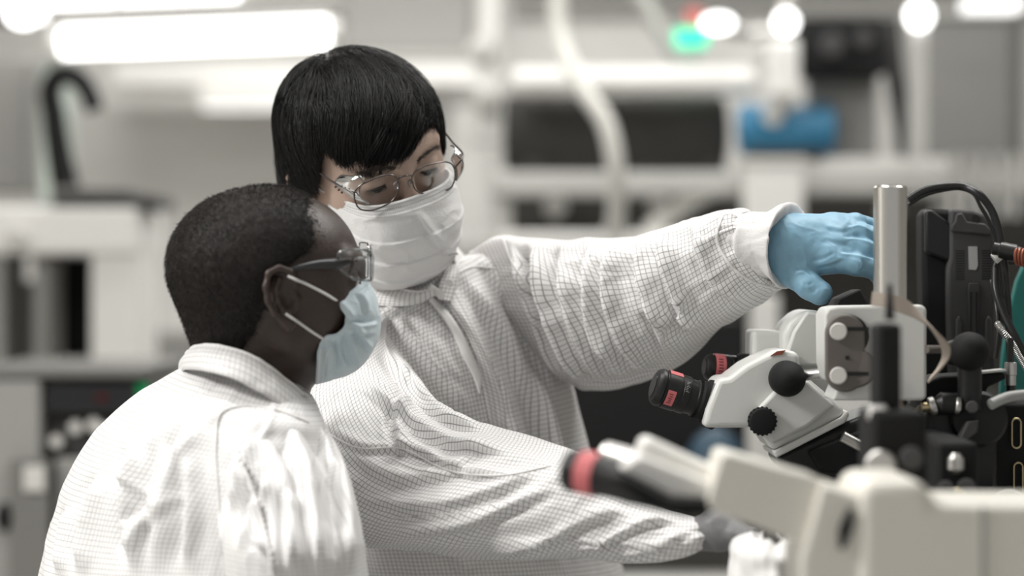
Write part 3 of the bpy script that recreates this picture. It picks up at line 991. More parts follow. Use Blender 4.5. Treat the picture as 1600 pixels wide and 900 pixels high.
def glove(name, joints, wrist, m, parent, res=.0022, seed=3, palm=(), folds=()):
    """a hand in a thin glove: joints = five chains of (point, radius)"""
    allp = np.array([p for ch in joints for p, r in ch] + [w for w, r in wrist])
    lo, hi = allp.min(0) - .03, allp.max(0) + .03
    Fd = Field([np.arange(lo[i], hi[i], res) for i in range(3)])
    for (a, ra), (b, rb) in zip(wrist[:-1], wrist[1:]):
        Fd.cone(a, b, ra, rb, k=.012)
    for a, b, ra, rb in palm:
        Fd.cone(a, b, ra, rb, k=.012)
    for ch in joints:
        for i in range(len(ch)-1):
            Fd.cone(ch[i][0], ch[i+1][0], ch[i][1], ch[i+1][1], k=.008 if i == 0 else .0025)
    V, Q = Fd.mesh()
    V = relax(V, Q, 3)
    N = vnormals(V, Q)
    r = 1 - 2*np.abs(vnoise(V*55 + fbm(V*40, 2, seed)[:, None]*.9, seed+1))
    V = V + N * (r * .0005 + .0002*fbm(V*130, 2, seed+4))[:, None]
    if folds: V = V + N * fold_disp(V, N, folds)[:, None]
    return mesh_obj(name, V, Q, m, parent)

def shoe(par, x, y, ang):
    Fd = Field([np.arange(x-.2, x+.2, .007), np.arange(y-.2, y+.2, .007), np.arange(-.01, .16, .007)])
    d = np.array([math.cos(ang), math.sin(ang), 0])
    c = np.array([x, y, 0])
    Fd.cone(c + (0, 0, .05) - d*.06, c + (0, 0, .042) + d*.05, .042, .046, k=.03)
    Fd.cone(c + (0, 0, .04) + d*.05, c + (0, 0, .036) + d*.12, .044, .034, k=.03)
    Fd.cone(c + (0, 0, .05) - d*.05, c + (0, 0, .12) - d*.04, .042, .045, k=.03)
    Fd.f = np.maximum(Fd.f, -(Fd.ax[2] - 0.002)[None, None, :].astype(np.float32))
    V, Q = Fd.mesh()
    return mesh_obj('shoe', relax(V, Q, 1), Q, M['shoe'], par)

def trousers(par, hips, feet, r0=.125):
    lo = np.minimum(hips, np.min(feet, 0)) - .25; hi = np.maximum(hips, np.max(feet, 0)) + .25
    Fd = Field([np.arange(lo[0], hi[0], .012), np.arange(lo[1], hi[1], .012), np.arange(.03, hips[2]+.2, .012)])
    for f in feet:
        hp = hips + (f - hips)*np.array([.75, .75, 0])
        kn = hp*.5 + np.array([f[0], f[1], .1])*.5
        Fd.cone(hp - (0, 0, .02), kn, r0*.78, .085, k=.05); Fd.cone(kn, (f[0], f[1], .12), .085, .075, k=.03)
    Fd.cone(hips + (0, 0, -.02), hips + (0, 0, .10), r0*1.05, r0, k=.08)
    V, Q = Fd.mesh(); V = relax(V, Q, 2); N = vnormals(V, Q)
    V = V + N*(.006*fbm(V*9, 3, 5))[:, None]
    return mesh_obj('trousers', V, Q, M['trousers'], par)

def strands(paths, r, sides=3):
    """tapering hair tubes from an array of paths (n, k, 3)"""
    n, k, _ = paths.shape
    T = unit(np.gradient(paths, axis=1))
    a = unit(np.cross(T, np.array([.31, .17, .93]))); b = np.cross(T, a)
    tp = np.linspace(1, .15, k)**.7
    th = np.linspace(0, 2*math.pi, sides, endpoint=False)
    V = paths[:, :, None] + (a[:, :, None]*np.cos(th)[None, None, :, None] + b[:, :, None]*np.sin(th)[None, None, :, None]) * (r*tp)[None, :, None, None]
    idx = np.arange(n*k*sides).reshape(n, k, sides)
    q = np.stack([idx[:, :-1], np.roll(idx, -1, 2)[:, :-1], np.roll(idx, -1, 2)[:, 1:], idx[:, 1:]], -1).reshape(-1, 4)
    return V.reshape(-1, 3), q

def pleated_mask(fr, rows, sides, nu=110, nv=120, pleats=(), puff=.0, seed=1, folds=(), th=.0015, vpow=.62, creases=None):
    """rows: (front_y, front_z), sides: (half_width, y, z) along the height; cloth bowed from side to side"""
    R = catmull(np.array([(0, a, b) for a, b in rows]), nv)[:, 1:]
    S = catmull(np.array(sides), nv)
    u = np.linspace(-1, 1, nu)
    P = np.zeros((nv, nu, 3))
    bow = (1 - np.abs(u)**2.3)**vpow
    for i in range(nv):
        P[i, :, 0] = S[i, 0] * np.sin(u*math.pi/2*.98)
        P[i, :, 1] = S[i, 1] + (R[i, 0]-S[i, 1])*bow
        P[i, :, 2] = S[i, 2] + (R[i, 1]-S[i, 2])*bow
    Pw = fr.w(P)
    def nrm(Pw):
        n = unit(np.cross(np.gradient(Pw, axis=1), np.gradient(Pw, axis=0)))
        cen = fr.w((0, .02, -.06))
        if (n*(Pw-cen)).sum() < 0: n = -n
        return n
    N = nrm(Pw)
    v = np.linspace(0, 1, nv)[:, None]*np.ones(nu)[None]
    d = np.zeros((nv, nu))
    for p, amp in pleats:
        x = v - p + .015*np.cos(u*2)[None]
        d += amp * (sstep(x, -.004, .004) - sstep(x, 0.004, .15)) * (1-.5*np.abs(u)[None]**3)
    r = 1-2*np.abs(vnoise(Pw*32 + fbm(Pw*22, 2, seed)[..., None]*.8, seed+2))
    d += .0009*r + puff*fbm(Pw*16, 2, seed+7)
    Pw = Pw + N*d[..., None]
    if creases is not None:
        Pw = Pw + nrm(Pw)*creases(v, u[None]*np.ones((nv, 1)))[..., None]
    if folds:
        Pw = Pw + N*fold_disp(Pw, nrm(Pw), folds)[..., None]
    N = nrm(Pw)
    A = Pw.reshape(-1, 3); B = (Pw - N*th).reshape(-1, 3)
    V = np.concatenate([A, B]); o = nu*nv
    i, j = np.meshgrid(np.arange(nv-1), np.arange(nu-1), indexing='ij')
    k = (i*nu+j)
    Q = np.stack([k, k+nu, k+nu+1, k+1], -1).reshape(-1, 4)
    Q2 = Q[:, ::-1] + o
    rim = list(range(nu)) + [m*nu + nu-1 for m in range(1, nv)] + list(range(nu*nv-2, nu*(nv-1)-1, -1)) + [m*nu for m in range(nv-2, 0, -1)]
    R_ = [(rim[a], rim[(a+1) % len(rim)], rim[(a+1) % len(rim)]+o, rim[a]+o) for a in range(len(rim))]
    return V, np.concatenate([Q, Q2, np.array(R_)]), Pw

# ------------------------------------------------------------------ the dark-haired person
yaw, pit, rol = math.radians(36), math.radians(27), math.radians(21)
f_ = np.array([math.sin(yaw)*math.cos(pit), -math.cos(yaw)*math.cos(pit), -math.sin(pit)])
u0 = np.array([math.sin(yaw)*math.sin(pit), -math.cos(yaw)*math.sin(pit), math.cos(pit)])
s0 = np.array([math.cos(yaw), math.sin(yaw), 0])
u_ = math.cos(rol)*u0 - math.sin(rol)*s0
H2 = Frame(W(571, 224, 2.66), f_, u_, 1.0)
P2 = thing('person', (W(720, 0, 2.72)[0], 2.72, 0), 'person with black hair, wire glasses and white mask, one blue-gloved arm stretched over the microscope', 'person', 'people in white gridded smocks')

def build_person_a():
    h = H2
    hb = h.o
    Fd = body_field(h, ((hb[0]-.115, hb[1]-.14, hb[2]-.18), (hb[0]+.125, hb[1]+.13, hb[2]+.14)), .0024, 0.05)
    R = h.R
    Fd.ell(h.w((0, -.012, .015)), (.075, .093, .069), R, k=.02)
    Fd.ell(h.w((0, .028, -.008)), (.065, .058, .078), R, k=.03)
    for s in (-1, 1):
        Fd.cone(h.w((s*.054, .008, -.062)), h.w((s*.012, .074, -.106)), .019, .017, k=.03)
        Fd.ell(h.w((s*.040, .056, -.034)), (.024, .026, .026), R, k=.025)
        Fd.cone(h.w((s*.045, .068, .022)), h.w((s*.014, .084, .015)), .009, .009, k=.015)
    Fd.ell(h.w((0, .070, -.072)), (.034, .030, .032), R, k=.02)
    Fd.cone(h.w((0, .074, -.104)), h.w((0, .076, -.108)), .019, .018, k=.02)
    Fd.cone(h.w((0, .088, .008)), h.w((0, .106, -.032)), .0075, .0095, k=.014)
    for s in (-1, 1):
        Fd.ell(h.w((s*.011, .100, -.040)), (.009, .010, .008), R, k=.010)
        Fd.ell(h.w((s*.032, .094, .000)), (.018, .013, .011), R, k=.016, op='sub')
        Fd.ell(h.w((s*.032, .0745, -.001)), (.0150, .0135, .0130), R, k=.005)
        Fd.ell(h.w((s*.032, .0885, -.0075)), (.0125, .006, .0028), R, k=.002, op='sub')
    Fd.ell(h.w((0, .097, -.074)), (.022, .006, .004), R, k=.006)
    Fd.ell(h.w((0, .095, -.082)), (.018, .006, .005), R, k=.006)
    ear(Fd, h, (.073, .000, -.036), 1.0, 1)
    ear(Fd, h, (-.073, .000, -.036), 1.0, -1)
    # neck, chest, arms to the wrists, waist and legs: one surface
    neck = W(648, 462, 2.775)
    Fd.cone(h.w((0, -.030, -.05)), neck, .052, .046, k=.03)
    ch = W(705, 660, 2.81)
    Fd.cone(neck, ch, .046, .075, k=.02)
    Fd.cone(W(548, 600, 2.68), W(770, 470, 2.83), .030, .032, k=.02)
    Fd.cone(ch, W(745, 950, 2.80), .078, .085, k=.02)
    Fd.cone(W(548, 605, 2.66), W(620, 765, 2.54), .030, .030, k=.02); Fd.cone(W(620, 765, 2.54), W(1060, 838, 2.35), .034, .022, k=.02)
    Fd.cone(W(770, 470, 2.83), W(960, 485, 2.69), .038, .034, k=.02); Fd.cone(W(960, 485, 2.67), W(1180, 382, 2.56), .034, .023, k=.02)
    hip = np.array([W(745, 0, 2.80)[0], 2.80, .92])
    Fd.cone(W(745, 950, 2.80), hip, .095, .11, k=.06)
    for s in (-1, 1):
        ft = np.array([hip[0] + s*.11, 2.80 + s*.03, .07])
        kn = np.array([hip[0] + s*.10, 2.79, .50])
        Fd.cone(hip + (s*.07, 0, 0), kn, .078, .052, k=.05); Fd.cone(kn, ft, .05, .034, k=.02)
        Fd.cone(ft, ft + (.10, -.07, -.035), .032, .024, k=.02)
    V, Q = Fd.mesh(); V = relax(V, Q, 2, .4)
    body = mesh_obj('body', V, Q, M['skin_light'], P2)
    # eyes, brows, lashes
    for s in (-1, 1):
        e = MB().ball(h.w((s*.032, .0750, -.001)), .0118).build('eye', M['sclera'], P2)
        MB().ball(h.w((s*.031, .0820, -.0055)), .0062).build('iris', M['iris'], e)
        lash = []
        for k in range(34):
            t = k/33
            x = s*(.0205 + .0235*t); z = -.0055 + .0022*math.sin(t*math.pi) - .001*t
            y = .0745 + math.sqrt(max(0, .0136**2 - (x - s*.032)**2 - (z+.001)**2))
            p = h.w((x, y, z)); q = h.w((x + s*.001*(t-.3)*3, y+.0035, z-.0035)); m = h.w((x, y+.0022, z-.0006))
            lash.append(np.array([p, m, q]))
        V, Q = strands(np.array(lash), .00032)
        mesh_obj('eyelashes', V, Q, M['hair'], P2)
        MB().tube([h.w((s*(.0195+.025*t), .0748 + math.sqrt(max(.00001, .0139**2 - (.0195+.025*t-.032)**2)), -.0045+.0026*math.sin(t*math.pi)-.0015*t)) for t in np.linspace(0, 1, 14)], [.0004, .0010, .0011, .0005], seg=6).build('upper_lid_line', M['iris'], P2)
        br = []
        for k in range(190):
            t = RNG.random(); x = s*(.012 + .036*t); z = .017 + .0075*math.sin(t*2.2) - .005*t*t + RNG.normal(0, .0017)
            y = .0955 - 8.5*(abs(x)-.01)**2 - .001
            p = np.array([x, y, z]); dv = np.array([s*.006, -.001-.003*t, .0022*(1-1.6*t)])
            br.append(np.array([h.w(p), h.w(p+dv*.5+(0, .0008, 0)), h.w(p+dv)]))
        V, Q = strands(np.array(br), .00022)
        mesh_obj('eyebrow', V, Q, M['brow'], P2)
    return body

def build_hair_a():
    h = H2
    # cap
    lo = h.o - .15; hi = h.o + .15
    Fd = Field([np.arange(lo[i], hi[i], .0028) for i in range(3)])
    EC, ER = np.array([0, -.014, .019]), np.array([.0850, .102, .0765])
    Fd.ell(h.w(EC), ER, h.R, k=.0)
    g = np.stack(np.meshgrid(*Fd.ax, indexing='ij'), -1)
    L = h.l(g)
    x, y, z = L[..., 0], L[..., 1], L[..., 2]
    zl = np.interp(y, [-.12, -.07, -.035, -.012, .02, .045, .07, .09], [-.066, -.060, -.045, -.020, -.004, .040, .062, .070])
    cut = (zl - z).astype(np.float32)
    hfac = np.maximum(.012 - np.abs(Fd.f - cut), 0)/.012
    Fd.f = np.maximum(Fd.f, cut) + hfac*hfac*.012*.25
    V, Q = Fd.mesh(); V = relax(V, Q, 2)
    N = vnormals(V, Q)
    V = V + N*(.0018*fbm(h.l(V)*np.array([60, 60, 18]), 2, 4))[:, None]
    cap = mesh_obj('hair', V, Q, M['hair'], P2)
    # strands
    n, K = 20000, 16
    d = unit(RNG.normal(size=(n*3, 3)))
    wh = np.array([.006, -.066, .078])
    root = EC + d*(ER - .006)
    ok = root[:, 2] > np.interp(root[:, 1], [-.12, -.07, -.03, 0, .03, .05, .09], [-.055, -.05, -.03, .006, .008, .03, .058])
    root = root[ok][:n]; n = len(root)
    # locks: neighbouring roots share a direction change
    lock = fbm(root*52, 2, 21); lock2 = fbm(root*52, 2, 31); lock3 = fbm(root*75, 2, 51); lay = RNG.random(n)**1.3
    jit = RNG.normal(0, 3.0, n)
    P = np.zeros((n, K, 3)); P[:, 0] = root; p = root.copy()
    live = np.ones(n, bool)
    step = (.060 + .035*RNG.random(n))/K*1.6
    zend = np.interp(root[:, 1], [-.12, -.05, .0, .04, .07, .1], [-.072, -.066, -.02, -.012, .012, .014])
    for k in range(1, K):
        q = (p - EC)/ER
        nrm_ = unit(q/ER)
        dv = unit(p - wh)
        dv = dv + np.array([0, 0, -.75])*(k/K) + np.stack([lock*.65, lock2*.40, 0*lock], 1)
        # fringe swept toward the wearer's right
        fr_ = sstep(p[:, 1], .02, .08)
        dv[:, 0] += fr_*.35
        dv = dv - nrm_*(dv*nrm_).sum(1)[:, None]
        dv = unit(dv)
        p2 = p + dv*step[:, None]
        low = p2[:, 2] < EC[2] + .004
        q = (p2 - EC)/ER
        qc = q.copy(); qc[low, 2] = .05
        rad = np.linalg.norm(qc, axis=1)
        tgt = 1.0 + .000 + .070*lay + .045*lock*(k/K) + .02*lock3*(k/K) + .012*math.sin(k*.9)*0
        sc_ = tgt/np.maximum(rad, 1e-6)
        q[:, :2] *= sc_[:, None]
        q[~low, 2] *= sc_[~low]
        p2 = EC + q*ER
        ze = np.interp(p2[:, 1], [-.12, -.06, -.025, -.006, .02, .034, .072, .1], [-.080, -.070, -.050, -.036, -.030, -.024, .010, .006])
        # the fringe ends lower on the wearer's right, higher on the left
        ze = ze + lock*.006 + RNG.normal(0, .0025, n)
        ppx, ppy = proj(h.w(p2))
        lim = np.interp(ppx, [490, 500, 506, 515, 527, 545, 558, 584, 606, 640, 660, 672, 680, 690, 700, 720], [296, 292, 238, 246, 258, 267, 274, 277, 266, 241, 214, 196, 200, 214, 224, 226])
        stop = np.where((p2[:, 1] > .034) & (p2[:, 0] > -.074), ppy > lim + 7*lock3 + jit, p2[:, 2] < ze)
        p = np.where((live & ~stop)[:, None], p2, p)
        live &= ~stop
        P[:, k] = p
    # re-sample so that frozen ends do not bunch up
    seg = np.linalg.norm(np.diff(P, axis=1), axis=2); cum = np.c_[np.zeros(n), np.cumsum(seg, 1)]
    keep = cum[:, -1] > .006
    P, cum = P[keep], cum[keep]; n = len(P)
    K2 = 11
    Rr = np.zeros((n, K2, 3))
    for i in range(n):
        t = np.linspace(0, cum[i, -1], K2)
        for c in range(3):
            Rr[i, :, c] = np.interp(t, cum[i], P[i, :, c])
    Rr += (RNG.normal(0, .0006, (n, 1, 3))*np.linspace(0, 1, K2)[None, :, None])
    V, Q = strands(h.w(Rr), .00042)
    mesh_obj('hair_strands', V, Q, M['hair'], cap)

build_person_a()
build_hair_a()

def build_mask_a():
    h = H2
    rows = [(.111, -.012), (.119, -.022), (.130, -.040), (.134, -.057), (.129, -.080), (.120, -.105), (.104, -.128), (.082, -.142)]
    sides = [(.062, .040, -.024), (.065, .036, -.032), (.067, .030, -.045), (.067, .026, -.058), (.066, .024, -.072), (.064, .024, -.086), (.058, .030, -.102), (.048, .040, -.118)]
    V, Q, Pw = pleated_mask(h, rows, sides, 150, 160, pleats=[(.10, .0006), (.30, .0022), (.50, .0026), (.70, .0026), (.86, .0012)], puff=.0008, seed=12, vpow=.60,
                            folds=[([(652, 330), (668, 356), (690, 378), (712, 392)], .0035, 7), ([(560, 345), (610, 338), (655, 334)], .0015, 6), ([(690, 360), (705, 350), (716, 338)], .002, 6)])
    m = mesh_obj('face_mask', V, Q, M['mask_white'], P2)
    nv, nu = Pw.shape[:2]
    c = h.w((0, .02, -.06))
    out = unit(Pw - c)*.0007
    MB().tube(Pw[2, 3:-3] + out[2, 3:-3], .0006, seg=6).build('edge_binding', M['mask_white'], m)
    for r_ in (7, 11, 15):
        pts = Pw[r_] + unit(Pw[r_]-c)*.0005
        mb = MB()
        for k in range(4, nu-4, 2):
            mb.tube([pts[k], pts[k+1]], .00028, seg=5)
        mb.build('stitching', M['charcoal'] if r_ == 7 else M['label'], m)
    MB().tube(Pw[-4, 4:-4] + out[-4, 4:-4], .0007, seg=6).build('edge_binding', M['mask_white'], m)
    for s, col in ((-1, 0), (1, nu-1)):
        sx = np.sign(h.l(Pw[5, col])[0])
        e = [Pw[6, col], h.w((sx*.074, .012, -.020)), h.w((sx*.079, -.004, .008)), h.w((sx*.082, -.018, .014)), h.w((sx*.083, -.026, -.004)), h.w((sx*.078, -.018, -.034)), h.w((sx*.072, .004, -.058)), Pw[int(nv*.82), col]]
        MB().tube(e, .0011, seg=8, n=50).build('ear_loop', M['elastic'], m)
    # bright welded fold at the wearer's left, and the tiny blue speck
    MB().tube([Pw[int(nv*.62), k] + out[int(nv*.62), k] for k in range(int(nu*.02), int(nu*.20), 2)], .0010, seg=6).build('side_weld', M['mask_white'], m)
    return m
MASKA = build_mask_a()

def build_glasses_a():
    h = H2
    C = lambda x, y: (470 + x/3.748, 220 + y/3.748)
    g = thing('safety_glasses', h.w((0, .1, -.01)), 'thin wire-rimmed safety glasses with clear side shields, low on the nose of the dark-haired person', 'glasses')
    def pl(px, py, ax=1, const=.112, bow=2.2):
        l = h.hit(px, py, 1, const)
        l = h.hit(px, py, 1, const - bow*l[0]**2)
        return h.w(l)
    Lr = [C(x, y) for x, y in ((316, 300), (340, 268), (400, 235), (480, 204), (545, 204), (572, 235), (568, 300), (538, 348), (480, 385), (400, 408), (345, 398), (318, 350))]
    Rr = [C(x, y) for x, y in ((652, 212), (668, 182), (720, 152), (790, 131), (850, 124), (885, 138), (902, 175), (900, 232), (880, 272), (845, 292), (780, 308), (712, 308), (676, 290), (656, 250))]
    for pts, nm in ((Lr, 'right'), (Rr, 'left')):
        P = [pl(*p) for p in pts]
        MB().ring(P, .00085, seg=8, n=70).build('lens_rim', M['wire'], g)
        q = list(catmull(P + P[:1], 60))[:-1]
        cen = np.mean(q, 0)
        fwd = unit(cen - h.w((0, .02, 0)))
        V = [cen + fwd*.002]; n = len(q)
        V += [cen*(1-.5) + p*.5 + fwd*.0015 for p in q] + list(q)
        Fc = [(0, 1+i, 1+(i+1) % n) for i in range(n)] + [(1+i, 1+n+i, 1+n+(i+1) % n, 1+(i+1) % n) for i in range(n)]
        MB().add(V, Fc).build('lens', M['lens'], g)
    MB().tube([pl(*C(572, 222)), pl(*C(585, 213), const=.114), pl(*C(610, 206), const=.116), pl(*C(635, 203), const=.114), pl(*C(653, 206))], .0009, n=24, seg=8).build('bridge', M['wire'], g)
    for a, b in (((568, 232), (556, 262)), ((640, 225), (646, 250))):
        p = pl(*C(*a)); q = pl(*C(*b), const=.104)
        MB().ball(q, .0034, sq=(1, .6, 1.3)).build('nose_pad', M['clear'], g)
        MB().tube([p, (p+q)/2 + h.Y*.001, q], .0005, seg=6).build('pad_arm', M['wire'], g)
    # temples: from the hinge back over the ear
    for s, hinge in ((1, pl(*C(318, 318))), (-1, pl(*C(900, 160)))):
        l0 = h.l(hinge)
        xs = .076
        path = [l0, (s*max(abs(l0[0]), .070), l0[1]-.012, l0[2]+.002), (s*xs, l0[1]-.045, (l0[2]*.6+.4*.010)), (s*.080, .004, .012), (s*.081, -.014, .012), (s*.080, -.030, -.006)]
        MB().tube([h.w(p) for p in path], [.0009, .0011, .0011, .0013, .0018, .0018], seg=8, n=50).build('temple_arm', M['wire'], g)
        # clear side shield: a bowed panel on the temple
        z0 = l0[2]
        nn, mm = 16, 14
        V, Fc = [], []
        for i in range(nn):
            t = i/(nn-1)
            yy = l0[1] + .002 - .034*t
            for j in range(mm):
                v = j/(mm-1)*2 - 1
                hgt = .0165*(1 - .55*t**1.5)
                xx = max(abs(l0[0]), .066) + .007*math.sin(min(1, t*1.6)*math.pi/2) - .010*v*v*(1-.3*t) - .004*(1-t)
                V.append(h.w((s*xx, yy, z0 + .002 + v*hgt - .001*t)))
        for i in range(nn-1):
            for j in range(mm-1):
                Fc.append((i*mm+j, (i+1)*mm+j, (i+1)*mm+j+1, i*mm+j+1))
        sh = MB().add(V, Fc).build('side_shield', M['clear'], g)
        rim = [V[j] for j in range(mm)] + [V[i*mm+mm-1] for i in range(1, nn)] + [V[(nn-1)*mm+j] for j in range(mm-2, -1, -1)] + [V[i*mm] for i in range(nn-2, 0, -1)]
        rim = rim[::3]
        MB().ring(rim, .0009, seg=8, n=70).build('shield_edge', M['clear_edge'], sh)
        for k in range(3 if s > 0 else 0):
            p = h.w((s*(.0765+.001), l0[1]-.010-.007*k, z0+.002))
            MB().ball(p, .0014).build('rivet', M['wire'], sh)
build_glasses_a()

# ---- smock of the dark-haired person
TORSO_A = loft([(646, 425, 2.76, 694, 402, 2.80, .045), (618, 462, 2.73, 722, 402, 2.82, .075), (575, 500, 2.70, 775, 382, 2.84, .085), (535, 545, 2.70, 824, 402, 2.85, .100), (520, 600, 2.70, 852, 480, 2.84, .115),
                (515, 660, 2.71, 884, 570, 2.84, .122), (518, 740, 2.73, 916, 680, 2.84, .125), (528, 830, 2.75, 948, 800, 2.84, .125),
                (538, 905, 2.76, 974, 900, 2.85, .128), (545, 1010, 2.77, 1000, 1010, 2.85, .135), (545, 1120, 2.77, 1016, 1120, 2.85, .145)],
               380, 420, 2.2, noise=(.0022, 8, 3.0, 5), fine=(.0008, 24, 18), seed=3, folds=[
    ([(700, 470), (735, 530), (775, 600), (800, 660)], .0050, 9),
    ([(720, 425), (770, 500), (810, 580), (850, 680), (880, 800)], .0055, 12),
    ([(745, 395), (800, 470), (840, 560), (870, 640)], .0050, 11),
    ([(766, 380), (800, 440), (836, 510), (862, 580)], .0060, 9),
    ([(798, 380), (826, 440), (854, 515), (886, 600)], -.0100, 8),
    ([(596, 478), (640, 530), (690, 590), (740, 660)], .0050, 11),
    ([(570, 500), (610, 560), (660, 620)], .0045, 10),
    ([(640, 490), (690, 560), (730, 610)], .0035, 8),
    ([(780, 620), (820, 740), (850, 880)], .0045, 12),
    ([(820, 560), (860, 700), (900, 880)], .0050, 12),
    ([(700, 860), (720, 880), (740, 899)], .0030, 8),
    ([(655, 470), (675, 500), (700, 530)], .0030, 7)])
def part_loft(L, nm, m, par):
    V, Q, UV = L
    return mesh_obj(nm, V, Q, m, par, True, UV)
SM2 = part_loft(TORSO_A, 'smock', M['cloth'], P2)
SL_A = loft([(735, 395, 2.80, 812, 560, 2.80, .050), (780, 371, 2.78, 872, 590, 2.78, .080), (826, 374, 2.75, 915, 607, 2.75, .086, .01), (880, 376, 2.72, 972, 604, 2.72, .084, .012), (940, 375, 2.69, 1020, 590, 2.69, .078, .014),
             (1000, 368, 2.66, 1070, 566, 2.66, .070, .016), (1060, 350, 2.63, 1112, 524, 2.63, .062, .018), (1110, 336, 2.60, 1160, 486, 2.60, .053, .022), (1146, 328, 2.585, 1200, 458, 2.585, .045, .026), (1166, 330, 2.575, 1212, 442, 2.575, .036, .026), (1172, 338, 2.572, 1200, 432, 2.572, .031, .026)],
            300, 340, 2.1, noise=(.0034, 5, 8, 8), fine=(.0009, 26, 18), seed=9, folds=[
    ([(804, 380), (828, 440), (856, 515), (888, 600)], -.0095, 8),
    ([(824, 374), (842, 430), (872, 510), (905, 600)], .0060, 10),
    ([(838, 378), (850, 440), (880, 520), (915, 600)], .0060, 12),
    ([(880, 378), (882, 440), (905, 520), (950, 600)], .0070, 12),
    ([(925, 376), (918, 440), (930, 520), (985, 590)], .0060, 11),
    ([(968, 374), (950, 430), (965, 510), (1010, 580)], .0080, 12),
    ([(1005, 368), (1000, 420), (1020, 490), (1050, 560)], .0055, 11),
    ([(1045, 355), (1040, 410), (1060, 470), (1085, 530)], .0065, 12),
    ([(1085, 345), (1095, 400), (1125, 450), (1170, 470)], .0035, 10),
    ([(990, 480), (1050, 500), (1110, 500)], .0045, 12),
    ([(880, 570), (960, 580), (1040, 550)], .0040, 12)])
sl = part_loft(SL_A, 'sleeve', M['cloth'], SM2)
CU_A = loft([(1146, 342, 2.585, 1172, 424, 2.585, .027, .026), (1150, 336, 2.58, 1182, 430, 2.58, .032, .026), (1172, 332, 2.57, 1197, 434, 2.57, .0335, .027), (1205, 331, 2.555, 1212, 435, 2.555, .033, .027), (1238, 332, 2.545, 1224, 436, 2.545, .032, .027), (1237, 336, 2.545, 1223, 432, 2.545, .029, .027), (1215, 336, 2.552, 1214, 432, 2.552, .0275, .027)],
            110, 90, 2.0, noise=(.0012, 10, 30, 4), fine=None, folds=[([(1158, 345), (1150, 380), (1160, 420)], .0015, 6)])
part_loft(CU_A, 'knit_cuff', M['knit'], sl)
SL_B = loft([(640, 470, 2.72, 480, 560, 2.66, .06), (612, 505, 2.68, 440, 650, 2.62, .085), (628, 560, 2.63, 440, 740, 2.58, .092), (668, 622, 2.57, 490, 815, 2.53, .092), (720, 652, 2.52, 565, 848, 2.50, .086), (790, 672, 2.47, 650, 856, 2.46, .078),
             (850, 690, 2.44, 735, 868, 2.44, .070), (905, 712, 2.41, 812, 872, 2.41, .060), (960, 752, 2.39, 890, 868, 2.39, .050), (1015, 788, 2.37, 970, 876, 2.37, .043), (1060, 804, 2.355, 1040, 872, 2.355, .036), (1090, 812, 2.345, 1084, 860, 2.345, .028), (1098, 816, 2.343, 1096, 852, 2.343, .022)],
            320, 400, 2.1, noise=(.0032, 5, 7, 15), fine=(.0010, 26, 18), seed=15, vshift=.0, folds=[
    ([(600, 545), (640, 600), (690, 645), (760, 672)], .0060, 10),
    ([(560, 590), (620, 640), (700, 690), (800, 700)], .0055, 11),
    ([(500, 660), (570, 700), (640, 700), (720, 735), (820, 742)], .0045, 8),
    ([(540, 700), (600, 740), (690, 740), (760, 690)], .0045, 12),
    ([(560, 780), (660, 790), (760, 770), (850, 730)], .0050, 13),
    ([(620, 835), (720, 820), (800, 790), (870, 760)], .0050, 11),
    ([(760, 862), (840, 850), (920, 810), (980, 795)], .0045, 10),
    ([(880, 860), (940, 850), (1000, 820), (1060, 812)], .0045, 7),
    ([(960, 870), (1020, 856), (1084, 830)], .0035, 7),
    ([(640, 610), (620, 660), (640, 720)], .0035, 10)])
slb = part_loft(SL_B, 'sleeve', M['cloth'], SM2)
CU_B = loft([(1086, 815, 2.346, 1084, 858, 2.346, .025), (1098, 816, 2.343, 1096, 856, 2.343, .0235), (1110, 818, 2.34, 1109, 852, 2.34, .022), (1111, 820, 2.34, 1110, 850, 2.34, .020)], 80, 40, 2.0, noise=None, fine=None)
part_loft(CU_B, 'knit_cuff', M['knit'], slb)

bt, bs, bs2 = bvh_of(*TORSO_A[:2]), bvh_of(*SL_A[:2]), bvh_of(*SL_B[:2])
def seam(b, poly, r, nm, m, par, n=60):
    pts = seam_on(b, poly, r, n)
    return MB().tube(pts, r, seg=7, n=n*2).build(nm, m, par)
def strip(b, A, B, n, k, nm, m, par, lift=.0015, thick=.003):
    V, Q, UV = strip_on(b, A, B, n, k, lift, thick)
    return mesh_obj(nm, V, Q, m, par, True, UV)
# placket flap and zip
strip([bt], [(664, 464), (690, 496), (708, 524), (722, 556), (740, 592), (748, 616)], [(675, 458), (701, 488), (722, 518), (738, 552), (753, 588), (751, 616)], 60, 12, 'placket_flap', M['cloth_plain'], SM2, .004, .005)
strip([bt], [(684, 458), (704, 486), (722, 512), (740, 550), (752, 600), (764, 660)], [(716, 452), (734, 490), (752, 530), (772, 580), (786, 625), (792, 680)], 60, 12, 'front_placket', M['cloth'], SM2, .001, .003)
seam([bt], [(676, 462), (700, 492), (722, 525), (742, 570), (752, 612)], .0011, 'zip_tape', M['cloth_plain'], SM2)
zp = MB()
p = W(682, 456, 2.655)
zp.obox(p, (unit((.8, 0, -.6)), (0, 1, 0), unit((.6, 0, .8))), (.010, .003, .004))
zp.build('zip_pull', M['elastic'], SM2, bevel=.0012)
seam([bt], [(714, 428), (735, 418), (762, 418), (784, 422)], .0010, 'shoulder_seam', M['cloth_plain'], SM2)
seam([bt], [(748, 612), (762, 610), (776, 604)], .0009, 'placket_stitching', M['cloth_plain'], SM2)
seam([bs2], [(486, 660), (560, 700), (625, 700), (700, 735), (790, 742), (860, 728)], .0010, 'sleeve_seam', M['cloth_plain'], slb)
seam([bs], [(1130, 334), (1120, 370), (1138, 410), (1176, 440), (1200, 448)], .0016, 'cuff_seam', M['cloth_plain'], sl)
